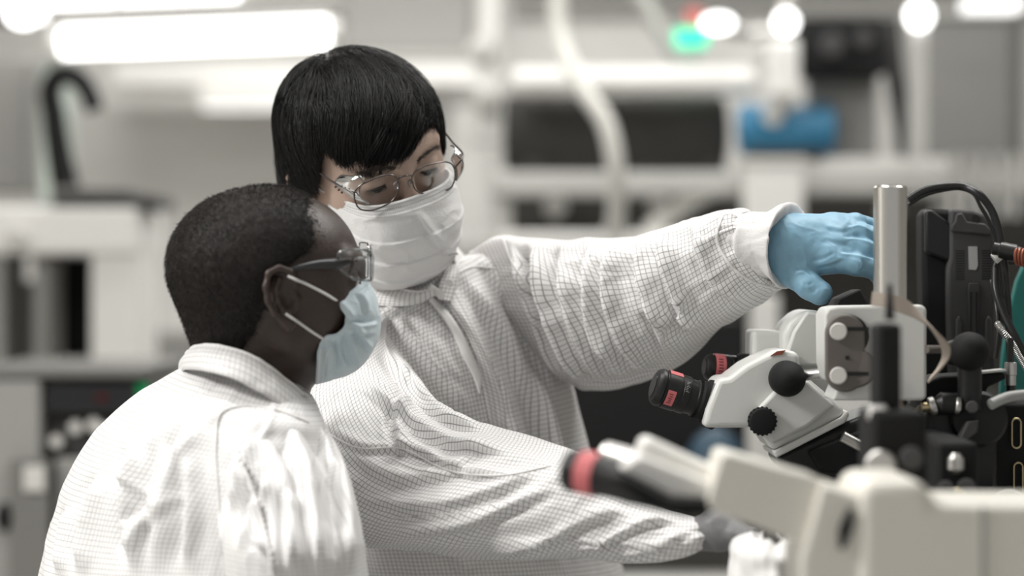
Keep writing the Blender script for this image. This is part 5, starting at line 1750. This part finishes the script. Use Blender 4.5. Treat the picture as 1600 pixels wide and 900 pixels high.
# find the angle that faces the camera
def face_angle(a, xa, xb):
    v = unit(np.array([0, 0, EYE]) - a)
    return math.atan2(float(v @ xb), float(v @ xa))
fa = face_angle(a, xa, xb)
up = math.atan2(float(np.array([0, 0, 1.]) @ xb), float(np.array([0, 0, 1.]) @ xa))
dn = 1 if math.sin(fa - up) > 0 else -1
band(e, a, w, r, xa, xb, .0125, .0215, fa - dn*0.02, fa + dn*.85, M['pink'], 'pink_tape')
band(e, a, w, r, xa, xb, .012, .026, fa - dn*1.45, fa - dn*1.0, M['pink'], 'pink_tape')
for k in range(5):
    band(e, a, w, r, xa, xb, .0145 + (k % 2)*.001, .0185, fa + dn*(.15+.12*k), fa + dn*(.19+.12*k), M['red_ink'], 'printed_mark', .0006)
# small tick marks on the barrel
for k in range(7):
    band(e, a, w, r*.99, xa, xb, .030, .030+(.004 if k % 3 == 0 else .0025), fa - dn*.75 + k*.09, fa - dn*.73 + k*.09, M['label'], 'scale_mark', .0003)
# socket cone between barrel and head
MB().lathe(W(1088, 623, 2.505), W(1122, 633, 2.51), [(0, .0175), (.003, .0205), (.008, .021), (.010, .0235), (.014, .024), (.016, .026), (.024, .027)], 48).build('eyepiece_socket', M['black_matt'], mic, autosmooth=30)

e, a, w, r, xa, xb = eyepiece(1101, 573, 1176, 579, 2.60, .0148, 'eyepiece', 'farther black eyepiece with a pink tape band', mic)
fa = face_angle(a, xa, xb)
band(e, a, w, r, xa, xb, .0095, .0205, fa-2.2, fa+2.2, M['pink'], 'pink_tape')
for k in range(6):
    band(e, a, w, r, xa, xb, .012, .017, fa-.7+.22*k, fa-.62+.22*k, M['red_ink'], 'printed_mark', .0007)
MB().lathe(W(1150, 577, 2.6), W(1185, 580, 2.6), [(0, .0165), (.004, .018), (.024, .018)], 40).build('eyepiece_socket', M['black_matt'], mic, autosmooth=30)

# rear housings
MB().prism([(1176, 516), (1224, 517), (1230, 560), (1176, 590)], 2.56, .09).build('rear_housing', M['scope_white'], mic, bevel=.005, seg=3)
MB().prism([(1224, 560), (1224, 522), (1232, 505), (1247, 491), (1262, 483), (1296, 489), (1300, 588), (1260, 600), (1236, 580)], 2.52, .10).build('rear_housing', M['scope_white'], mic, bevel=.006, seg=3)
MB().prism([(1229, 572), (1231, 545), (1240, 518), (1256, 493), (1262, 486), (1300, 492), (1302, 572)], 2.512, .012).build('housing_cover', M['scope_white'], mic, bevel=.003, seg=3)
MB().prism([(1236, 575), (1300, 572), (1304, 640), (1290, 636), (1256, 604)], 2.52, .09).build('rear_housing', M['scope_white'], mic, bevel=.004)
# knobs
c = W(1231, 592, 2.455)
MB().lathe(c + np.array([0, .03, 0]), c + np.array([0, -.03, 0]), [(0, .012), (.008, .0175), (.014, .0185), (.030, .0185), (.038, .0175), (.046, .013), (.052, .006), (.053, .001)], 40).build('dome_knob', M['black_matt'], mic, autosmooth=30)
MB().lathe(W(1244, 588, 2.462), W(1290, 583, 2.44), [(0, .008), (.006, .008), (.007, .0055), (.034, .0055)], 24).build('knob_shaft', M['steel'], mic, autosmooth=30)
c = W(1191, 658, 2.455)
kn = MB().lathe(c + np.array([0, .016, 0]), c + np.array([0, -.008, 0]), [(0, .0135), (.012, .0142), (.020, .0142), (.0235, .0125), (.024, .011)], 40).build('flat_knob', M['black_matt'], mic, autosmooth=30)
mb = MB()
for k in range(20):
    th = 2*math.pi*k/20
    mb.cyl(c + np.array([.0142*math.cos(th), .002, .0142*math.sin(th)]), c + np.array([.0142*math.cos(th), -.0045, .0142*math.sin(th)]), .0011, seg=8)
mb.build('grip_ribs', M['black_matt'], kn, smooth=False)
# objective body below
MB().prism([(1212, 714), (1322, 660), (1350, 648), (1380, 640), (1372, 700), (1350, 760), (1290, 752), (1226, 738)], 2.475, .10).build('zoom_body', M['black'], mic, bevel=.006, seg=3)
MB().prism([(1262, 705), (1300, 690), (1345, 672), (1362, 700), (1335, 745), (1280, 735)], 2.468, .01).build('zoom_cover', M['black_matt'], mic, bevel=.003)
MB().cyl(W(1300, 745, 2.53), (W(1300, 0, 2.53)[0], 2.53, 1.05), .036, .030, ch=.003).build('objective', M['black'], mic)
MB().cyl(W(1316, 682, 2.46), W(1350, 700, 2.46), .006, seg=20).build('locking_pin', M['steel'], mic)
# rear carrier reaching to the stand column, column and foot
st_x = W(1395, 0, 2.54)[0]
MB().cyl((st_x-.012, 2.585, BENCH+.02), (st_x-.012, 2.585, W(0, 640, 2.59)[2]), .028, ch=.003).build('stand_column', M['black'], mic)
MB().box((st_x-.17, 2.44, BENCH), (st_x+.02, 2.61+.01, BENCH+.02)).build('stand_foot', M['scope_grey'], mic, smooth=False, bevel=.006)
MB().box((W(1330, 0, 2.55)[0], 2.53, W(0, 735, 2.55)[2]), (st_x+.02, 2.64, W(0, 690, 2.55)[2])).build('carrier_arm', M['black'], mic, bevel=.005)
MB().prism([(1322, 690), (1362, 668), (1368, 690), (1352, 696), (1330, 706)], 2.5, .02).build('cover_plate', M['scope_white'], mic, bevel=.002)
mb = MB()
mb.tube([W(1366, 680, 2.47), W(1360, 710, 2.46), W(1352, 745, 2.46), W(1345, 800, 2.46)], .0035, n=24)
mb.build('coiled_lead', M['rubber'], mic)

# grey angled accessory just below the thumb
tag(MB().prism([(1298, 492), (1311, 466), (1345, 451), (1358, 478), (1362, 500), (1310, 505)], 2.5, .06).build('angled_camera_mount', M['black_matt'], None, bevel=.002),
    'small angular charcoal block just below the gloved thumb', 'camera mount')

# ---------------- bracket, chrome pole, strap
D = 2.36
br = thing('pole_bracket', W(1370, 625, D), 'white clamp bracket with a taupe plate and two pale screws', 'bracket')
MB().prism([(1288, 492), (1294, 481), (1310, 478), (1440, 476), (1448, 482), (1448, 622), (1440, 626), (1300, 626), (1310, 600), (1296, 596), (1289, 570)], D, .07).build('bracket_body', M['scope_white'], br, bevel=.006, seg=4)
cc = []
for k in range(36):
    th = 2*math.pi*k/36
    cx, cy = 1321, (522 if math.sin(th) > 0 else 582)
    cc.append((cx + 31*math.cos(th), cy - 31*math.sin(th)))
pl = MB().prism(cc, D-.010, .0102).build('taupe_plate', M['taupe'], br, bevel=.0025, seg=3)
MB().cyl(W(1337, 575, D-.002), W(1337, 575, D-.0095), .0195, seg=40, ch=.002).build('lower_boss', M['taupe'], br)
cb = [(1321 + 34*math.cos(2*math.pi*k/36)+3, 525 - 34*math.sin(2*math.pi*k/36)) for k in range(36)]
MB().prism(cb, D-.006, .0062).build('black_surround', M['black'], br, bevel=.001)
for y in (518, 587):
    s = MB().cyl(W(1310, y, D-.009), W(1310, y, D-.0155), .0086, seg=32, ch=.0012).build('pale_screw', M['screw_white'], pl)
MB().cyl(W(1324, 559, D-.009), W(1324, 559, D-.0108), .0022, seg=14).build('small_hole', M['black'], pl)
for y in (514, 584):
    MB().obox(W(1338, y, D-.0105), ((1, 0, 0), (0, 1, 0), (0, 0, 1)), (.012, .001, .0018)).build('slot', M['black'], pl, smooth=False)

po = thing('chrome_pole', W(1391, 800, D+.03), 'upright chrome pole rising in front of the gloved fingertips', 'pole')
zt_ = W(0, 291, D+.03)[2]; xx = W(1391, 0, D+.03)[0]
MB().lathe((xx, D+.03, BENCH), (xx, D+.03, zt_), [(0, .0166), (zt_-BENCH-.0015, .0166), (zt_-BENCH, .0152)], 64).build('pole_shaft', M['chrome'], po, autosmooth=30)
MB().lathe((xx, D+.03, zt_-.0005), (xx, D+.03, zt_+.0006), [(0, .0135), (.0011, .0132)], 40).build('pole_cap', M['steel'], po)
MB().lathe((xx, D+.03, BENCH), (xx, D+.03, BENCH+.03), [(0, .03), (.012, .03), (.02, .022), (.03, .02)], 48).build('pole_foot', M['black'], po)

def ribbon(pts, wv, th=.0015, n=60):
    p = catmull(pts, n)
    wv = catmull(wv, n)
    T = unit(np.gradient(p, axis=0))
    V, Fc = [], []
    for i in range(n):
        nn = unit(np.cross(T[i], wv[i]))
        for s, q in ((-1, -1), (1, -1), (1, 1), (-1, 1)):
            V.append(p[i] + wv[i]*s*.5 + nn*q*th*.5)
    for i in range(n-1):
        for k in range(4):
            k2 = (k+1) % 4
            Fc.append((i*4+k, (i+1)*4+k, (i+1)*4+k2, i*4+k2))
    Fc += [(0, 1, 2, 3), tuple(4*(n-1)+k for k in (3, 2, 1, 0))]
    return V, Fc
sp = [W(1362, 466, 2.27), W(1392, 472, 2.265), W(1425, 484, 2.27), W(1452, 508, 2.28), (W(1474, 535, 2.29)), W(1478, 556, 2.31), W(1468, 575, 2.33), W(1452, 594, 2.35)]
sw = [(0.002, .004, .013), (.0, .004, .013), (-.004, .004, .016), (-.008, .004, .012), (-.008, .006, .004), (-.002, .010, .002), (.003, .008, .004), (.004, .007, .005)]
tag(MB().add(*ribbon(sp, sw, .002)).build('strap', M['strap'], None), 'beige strap curling over the white bracket', 'strap')
tag(MB().tube([W(1446, 546, 2.36), W(1478, 546, 2.40)], .0042, seg=14).build('metal_rod', M['taupe'], None), 'short taupe rod sticking out right of the white bracket', 'rod')

# black vertical column in front of the bracket
fg = thing('foreground_post', (W(1388, 0, 2.0)[0], 2.02, BENCH), 'blurred black upright post in front of the white bracket', 'post')
MB().box((W(1371, 0, 2.0)[0], 2.0, BENCH), (W(1409, 0, 2.0)[0], 2.045, W(0, 506, 2.0)[2])).build('post_body', M['black_matt'], fg, bevel=.004)
MB().cyl(W(1390, 500, 2.02), W(1390, 444, 2.02), .0045, .002, seg=16).build('tip_rod', M['black'], fg)
MB().cyl(W(1356, 656, 2.0), W(1388, 652, 2.0), .012, ch=.002).build('side_knob', M['steel'], fg)
MB().cyl(W(1376, 728, 1.99), W(1376, 728, 1.97), .013, ch=.002).build('cap_screw', M['steel'], fg)
MB().cyl(W(1424, 716, 1.99), W(1424, 716, 1.97), .010, ch=.002).build('cap_screw', M['charcoal'], fg)
MB().box((W(1356, 0, 2.0)[0], 1.98, BENCH), (W(1444, 0, 2.0)[0], 2.06, W(0, 640, 2.0)[2])).build('post_block', M['black_matt'], fg, bevel=.006)

# ---------------- black handheld screen seen from behind
D = 2.62
sc_ = thing('portable_monitor', W(1500, 600, D), 'black portable monitor seen from its back, with a pale label', 'monitor')
def slope(px): return D + (px-1500)*0.0002
MB().prism([(1485, 326), (1520, 328), (1540, 335), (1551, 352), (1554, 372), (1556, 600), (1484, 600), (1480, 500), (1480, 420), (1484, 400), (1484, 356)], D, .03).build('back_cover', M['charcoal'], sc_, bevel=.004, seg=3)
MB().prism([(1441, 338), (1444, 328), (1452, 325), (1522, 330), (1540, 338), (1548, 358), (1552, 600), (1446, 600), (1441, 420)], D+.012, .045).build('front_frame', M['black_matt'], sc_, bevel=.006, seg=3)
MB().prism([(1446, 328), (1456, 327), (1490, 352), (1488, 400), (1484, 410), (1446, 395)], D+.003, .02).build('side_bulge', M['black'], sc_, bevel=.004, seg=3)
MB().prism([(1487, 352), (1492, 346), (1494, 334), (1504, 332), (1512, 346), (1540, 349), (1548, 358), (1549, 368), (1486, 362)], D-.003, .02).build('upper_hinge', M['charcoal'], sc_, bevel=.002)
for x in (1499, 1524):
    MB().cyl(W(x, 342, D-.001), W(x, 342, D+.012), .0042, seg=20).build('hinge_hole', M['black'], sc_)
bc = None
MB().prism([(1513, 385), (1527, 385), (1528, 415), (1525, 422), (1514, 421)], D-.0008, .0009).build('pale_label', M['label'], sc_, smooth=False)
for x0, x1 in ((1493, 1507), (1534, 1549)):
    for k in range(12):
        MB().pxbox(x0, 391+k*4, x1, 392.6+k*4, D-.0003, .001).build('vent_slot', M['black'], sc_, smooth=False)
MB().prism([(1514, 442), (1530, 442), (1531, 452), (1529, 520), (1515, 520), (1513, 452)], D-.003, .004).build('mount_rail', M['charcoal'], sc_, bevel=.001)
for x in (1517, 1526):
    MB().pxbox(x-1.6, 456, x+1.6, 560, D-.0035, .002).build('rail_groove', M['black'], sc_, smooth=False)
for x in (1499, 1545):
    MB().prism([(x-6, 560), (x-5, 500), (x, 492), (x+5, 500), (x+6, 560)], D-.004, .005).build('moulded_foot', M['charcoal'], sc_, bevel=.002)
MB().box((W(1490, 0, D)[0], D+.01, BENCH), (W(1545, 0, D)[0], D+.05, W(0, 595, D)[2])).build('monitor_stem', M['black'], sc_, bevel=.003)

# knob ball and cluster
kb = thing('ball_head', W(1512, 580, 2.36), 'round black ball knob in front of the portable monitor', 'knob')
MB().ball(W(1515, 549, 2.36), .0195, sq=(1.0, 1, .98)).build('ball', M['black_matt'], kb)
MB().cyl(W(1484, 552, 2.38), W(1506, 550, 2.37), .012, .015, ch=.001).build('neck', M['black'], kb)
MB().cyl(W(1515, 562, 2.37), (W(1515, 0, 2.37)[0], 2.37, W(0, 640, 2.37)[2]), .012).build('ball_stem', M['black'], kb)

# black motion stage, right
ms = thing('motion_stage', (W(1510, 0, 2.45)[0], 2.45, BENCH), 'black slotted positioning stage at the right edge', 'stage')
x0, x1 = W(1432, 0, 2.45)[0], W(1720, 0, 2.45)[0]
MB().box((x0, 2.42, BENCH), (x1, 2.56, W(0, 628, 2.45)[2])).build('stage_body', M['black_matt'], ms, bevel=.004)
MB().prism([(1440, 600), (1470, 588), (1570, 582), (1572, 592), (1545, 604), (1520, 640), (1440, 640)], 2.40, .07).build('stage_plate', M['black_matt'], ms, bevel=.002)
MB().prism([(1504, 584), (1572, 577), (1572, 580), (1506, 587)], 2.39, .03).build('bright_edge', M['alu'], ms, smooth=False)
MB().pxbox(1448, 640, 1560, 770, 2.395, .03).build('lower_block', M['black'], ms, bevel=.006)
MB().cyl(W(1530, 655, 2.40), W(1530, 655, 2.38), .028, seg=40, ch=.003).build('round_disc', M['black'], ms)
for (xa0, ya0, xa1, ya1) in ((1581, 654, 1595, 700), (1584, 723, 1598, 775)):
    pts = []
    hw = (xa1-xa0)/2; cx = (xa0+xa1)/2
    for k in range(16):
        th = math.pi*k/15
        pts.append(W(cx + hw*math.cos(th), ya0+hw - hw*math.sin(th), 2.416))
    for k in range(16):
        th = math.pi + math.pi*k/15
        pts.append(W(cx + hw*math.cos(th), ya1-hw - hw*math.sin(th), 2.416))
    mb = MB(); pts.append(pts[0]); mb.tube(pts, .0011, seg=8)
    mb.build('slot_rim', M['brass'], ms)
kk = MB().lathe(W(1460, 630, 2.37), W(1508, 632, 2.37), [(0, .006), (.004, .0095), (.006, .011), (.024, .011), (.026, .0095), (.031, .006)], 30).build('knurled_roller', M['black'], ms, autosmooth=30)
MB().cyl(W(1452, 636, 2.37), W(1462, 633, 2.37), .009, ch=.001).build('brass_collar', M['steel'], ms)
MB().cyl(W(1440, 637, 2.37), W(1452, 636, 2.37), .005).build('brass_pin', M['brass'], ms)
MB().cyl(W(1492, 633, 2.365), W(1500, 634, 2.365), .009, ch=.001).build('brass_collar', M['steel'], ms)
MB().cyl(W(1519, 636, 2.35), W(1519, 636, 2.335), .006, ch=.001).build('dark_screw', M['charcoal'], ms)
for x, y, rr, m_, dd in ((1497, 776, .0085, 'brass', 2.2), (1510, 763, .009, 'charcoal', 2.2), (1478, 764, .008, 'charcoal', 2.2)):
    MB().cyl(W(x, y, dd), W(x, y, dd-.012), rr, ch=.001).build('adjusting_screw', M[m_], ms)
MB().lathe(W(1493, 740, 2.2), W(1493, 706, 2.2), [(0, .004), (.004, .008), (.014, .008), (.019, .004)], 20).build('oval_knob', M['steel'], ms)
MB().box((W(1462, 0, 2.2)[0], 2.2, BENCH), (W(1530, 0, 2.2)[0], 2.42, W(0, 690, 2.2)[2])).build('front_block', M['black_matt'], ms, bevel=.006)
MB().prism([(1500, 684), (1512, 658), (1530, 656), (1528, 676), (1506, 692)], 2.36, .02).build('clamp_lever', M['charcoal'], ms, bevel=.002)
MB().cyl(W(1577, 800, 2.36), W(1577, 800, 2.32), .0225, seg=40, ch=.002).build('grey_disc', M['scope_grey'], ms)
MB().tube([W(1446, 628, 2.41), W(1425, 650, 2.41), W(1424, 700, 2.41), W(1430, 760, 2.41)], .002, n=24, seg=8).build('thin_wire', M['brass'], ms)

# hose over the stage, chrome fitting, teal sheet, cables
tag(MB().tube([W(1548, 632, 2.36), W(1570, 622, 2.37), W(1620, 616, 2.38), W(1700, 616, 2.4)], .0055, n=24).build('grey_tube', M['scope_grey'], None),
    'grey flexible tube lying over the slotted stage', 'tube')
ft = thing('chrome_fitting', W(1579, 626, 2.44), 'small chrome tube fitting in front of the teal sheet', 'fitting')
MB().lathe(W(1579, 602, 2.44), W(1579, 566, 2.44), [(0, .0055), (.010, .0055), (.0105, .0062), (.023, .0062), (.0235, .0048)], 28).build('fitting_body', M['steel'], ft, autosmooth=30)
MB().cyl(W(1579, 628, 2.44), W(1579, 602, 2.44), .0045).build('lower_stub', M['rubber'], ft)
MB().cyl(W(1579, 566, 2.44), W(1579, 528, 2.44), .0032).build('upper_stub', M['rubber'], ft)
tag(MB().prism([(1606, 398), (1588, 440), (1574, 500), (1566, 560), (1562, 640), (1720, 640), (1720, 398)], 2.72, .012).build('teal_sheet', M['teal'], None, bevel=.002),
    'teal plastic sheet at the right edge behind the cables', 'sheet')
tag(MB().tube([W(1419, 312, 2.58), W(1440, 299, 2.58), W(1475, 291, 2.58), W(1508, 292, 2.58), W(1528, 302, 2.57), W(1548, 326, 2.57), W(1561, 362, 2.57), W(1569, 410, 2.57), W(1574, 470, 2.57), W(1578, 540, 2.58), W(1582, 640, 2.58), W(1584, 700, 2.6)], .0042, seg=14, n=90).build('arched_cable', M['rubber'], None),
    'thick black cable arching over the portable monitor', 'cable')
tag(MB().tube([W(1419, 320, 2.60), W(1442, 306, 2.60), W(1475, 297, 2.60), W(1502, 295, 2.6), W(1520, 302, 2.6), W(1532, 322, 2.6), W(1545, 345, 2.6), W(1556, 372, 2.6), W(1562, 420, 2.6), W(1566, 480, 2.6), W(1562, 540, 2.6)], .0020, seg=10, n=80).build('thin_cable', M['rubber'], None),
    'thin black cable running beneath the thick arched one', 'cable')
tag(MB().tube([W(1555, 420, 2.56), W(1556, 450, 2.55), W(1568, 490, 2.54), W(1588, 530, 2.53), W(1620, 590, 2.53)], .0042, seg=12, n=40).build('slanting_cable', M['rubber'], None),
    'black cable slanting down to the right edge in front of the teal sheet', 'cable')
tag(MB().tube([W(1560, 470, 2.6), W(1552, 430, 2.6), W(1562, 405, 2.6), W(1580, 410, 2.6), W(1600, 405, 2.6)], .0030, seg=10, n=30).build('looped_cable', M['rubber'], None),
    'black cable loop under the plug with the copper end', 'cable')
pg = thing('cable_plug', W(1580, 408, 2.55), 'black cable plug with a copper-coloured braid at the right edge', 'plug')
MB().lathe(W(1550, 388, 2.56), W(1594, 397, 2.55), [(0, .004), (.002, .0075), (.008, .0075), (.009, .009), (.026, .009), (.027, .0075), (.030, .0075)], 26).build('plug_body', M['rubber'], pg, autosmooth=30)
MB().cyl(W(1553, 405, 2.56), W(1562, 398, 2.56), .006).build('pale_collar', M['screw_white'], pg)
mb = MB()
for k in range(5):
    mb.tube([W(1590 + k*5 + 4*math.sin(th), 400 + k*1.5 + 13*math.cos(th), 2.55 + .008*math.sin(th)) for th in np.linspace(0, 6.28, 20)], .0017, seg=8)
mb.cyl(W(1588, 398, 2.55), W(1640, 412, 2.55), .006)
mb.build('copper_braid', M['copper'], pg)
mb = MB()
pts = catmull([W(1558, 505, 2.52), W(1568, 520, 2.51), W(1580, 535, 2.51), W(1592, 556, 2.51), W(1612, 590, 2.51)], 60)
T = unit(np.gradient(pts, axis=0))
hel = []
for i in range(600):
    s = i/599*59; k = int(min(s, 58)); f = s-k
    p = pts[k]*(1-f) + pts[k+1]*f
    aa = unit(np.cross(T[k], (0, 1, 0))); bb = np.cross(T[k], aa)
    th = i*.42
    hel.append(p + .0030*(aa*math.cos(th) + bb*math.sin(th)))
mb.tube(hel, .0008, seg=6)
tag(mb.build('coiled_steel_lead', M['steel'], None), 'coiled silvery lead crossing the teal sheet', 'lead')
tag(MB().tube([W(1556, 560, 2.54), W(1560, 520, 2.54), W(1556, 470, 2.55), W(1548, 440, 2.58)], .0028, n=24).build('rear_cable', M['rubber'], None),
    'short black cable hugging the right side of the portable monitor', 'cable')

# ---------------- blurred foreground microscope
D = 1.84
fm = thing('foreground_microscope', (W(1450, 0, 1.9)[0], 1.9, BENCH), 'large blurred cream microscope in the foreground', 'microscope')
a, b = W(884, 733, 1.92), W(1108, 778, 1.86)
w = unit(b-a)
ey = MB().lathe(a, b, [(0, .010), (.002, .0155), (.005, .0175), (.011, .018), (.012, .0172), (.030, .0172), (.031, .0165), (.046, .016), (.058, .0175), (.110, .018)], 40).build('eyepiece', M['black'], fm, autosmooth=28)
xa = unit(np.cross(w, (0, 0, 1))); xb = np.cross(w, xa)
band(ey, a, w, .0173, xa, xb, .0150, .0300, 0, 2*math.pi-.01, M['pink'], 'pink_tape')
MB().cyl(W(945, 706, 1.96), W(1010, 728, 1.93), .009, .011, ch=.002).build('second_eyepiece', M['steel'], fm)
MB().prism([(985, 742), (1004, 690), (1016, 686), (1130, 738), (1132, 752), (1124, 778), (1060, 774), (1020, 762)], 1.86, .06).build('upper_cover', M['white_paint'], fm, bevel=.008, seg=4)
MB().prism([(968, 732), (1000, 712), (1122, 760), (1118, 782), (1050, 778)], 1.82, .04).build('white_tray', M['white_paint'], fm, bevel=.003, seg=3)
MB().prism([(950, 742), (985, 746), (1050, 780), (1122, 780), (1110, 806), (1070, 808), (1006, 792)], 1.80, .07).build('black_housing', M['black_matt'], fm, bevel=.005, seg=3)
MB().prism([(1128, 712), (1140, 709), (1282, 750), (1292, 758), (1268, 850), (1258, 852), (1108, 796), (1104, 790)], 1.80, .085).build('binocular_tube', M['scope_cream'], fm, bevel=.016, seg=5)
MB().prism([(1284, 756), (1345, 776), (1360, 770), (1364, 900), (1364, 960), (1258, 960), (1250, 880), (1264, 830)], 1.79, .11).build('front_head', M['scope_cream'], fm, bevel=.012, seg=4)
bd = MB().prism([(1340, 786), (1352, 752), (1440, 750), (1454, 770), (1462, 788), (1800, 790), (1800, 1000), (1340, 1000)], 1.785, .13).build('main_body', M['scope_cream'], fm, bevel=.016, seg=4)
MB().prism([(1311, 832), (1314, 820), (1326, 796), (1332, 794), (1336, 800), (1332, 828), (1320, 858), (1312, 858)], 1.786, .006).build('slot', M['black_matt'], fm, bevel=.001)
MB().pxbox(1533, 792, 1540, 1000, 1.7835, .003).build('panel_joint', M['scope_grey'], bd, smooth=False)
MB().box((W(1500, 0, 1.8)[0], 1.79, BENCH), (W(1700, 0, 1.8)[0], 1.90, W(0, 995, 1.785)[2])).build('stand_column', M['scope_cream'], fm, bevel=.006)
MB().box((W(1300, 0, 1.8)[0], 1.70, BENCH), (W(1780, 0, 1.8)[0], 1.96, BENCH+.03)).build('stand_foot', M['scope_cream'], fm, bevel=.008)

# white cloth on the bench behind the foreground microscope
def cloth_heap():
    V, Q, UV = loft([(1178, 838, 2.18, 1232, 842, 2.18, .04), (1158, 850, 2.18, 1250, 850, 2.18, .06), (1148, 880, 2.18, 1256, 880, 2.18, .07),
                     (1142, 930, 2.18, 1262, 930, 2.18, .08), (1138, 1040, 2.18, 1268, 1040, 2.18, .085), (1132, 1310, 2.18, 1276, 1310, 2.18, .085)], 90, 90, noise=(.006, 9, 14, 77), fine=None)
    o = mesh_obj('draped_cloth', V, Q, M['cloth_plain'], None)
    # close the top
    tag(o, 'white cloth standing in folds behind the foreground microscope', 'cloth')
cloth_heap()
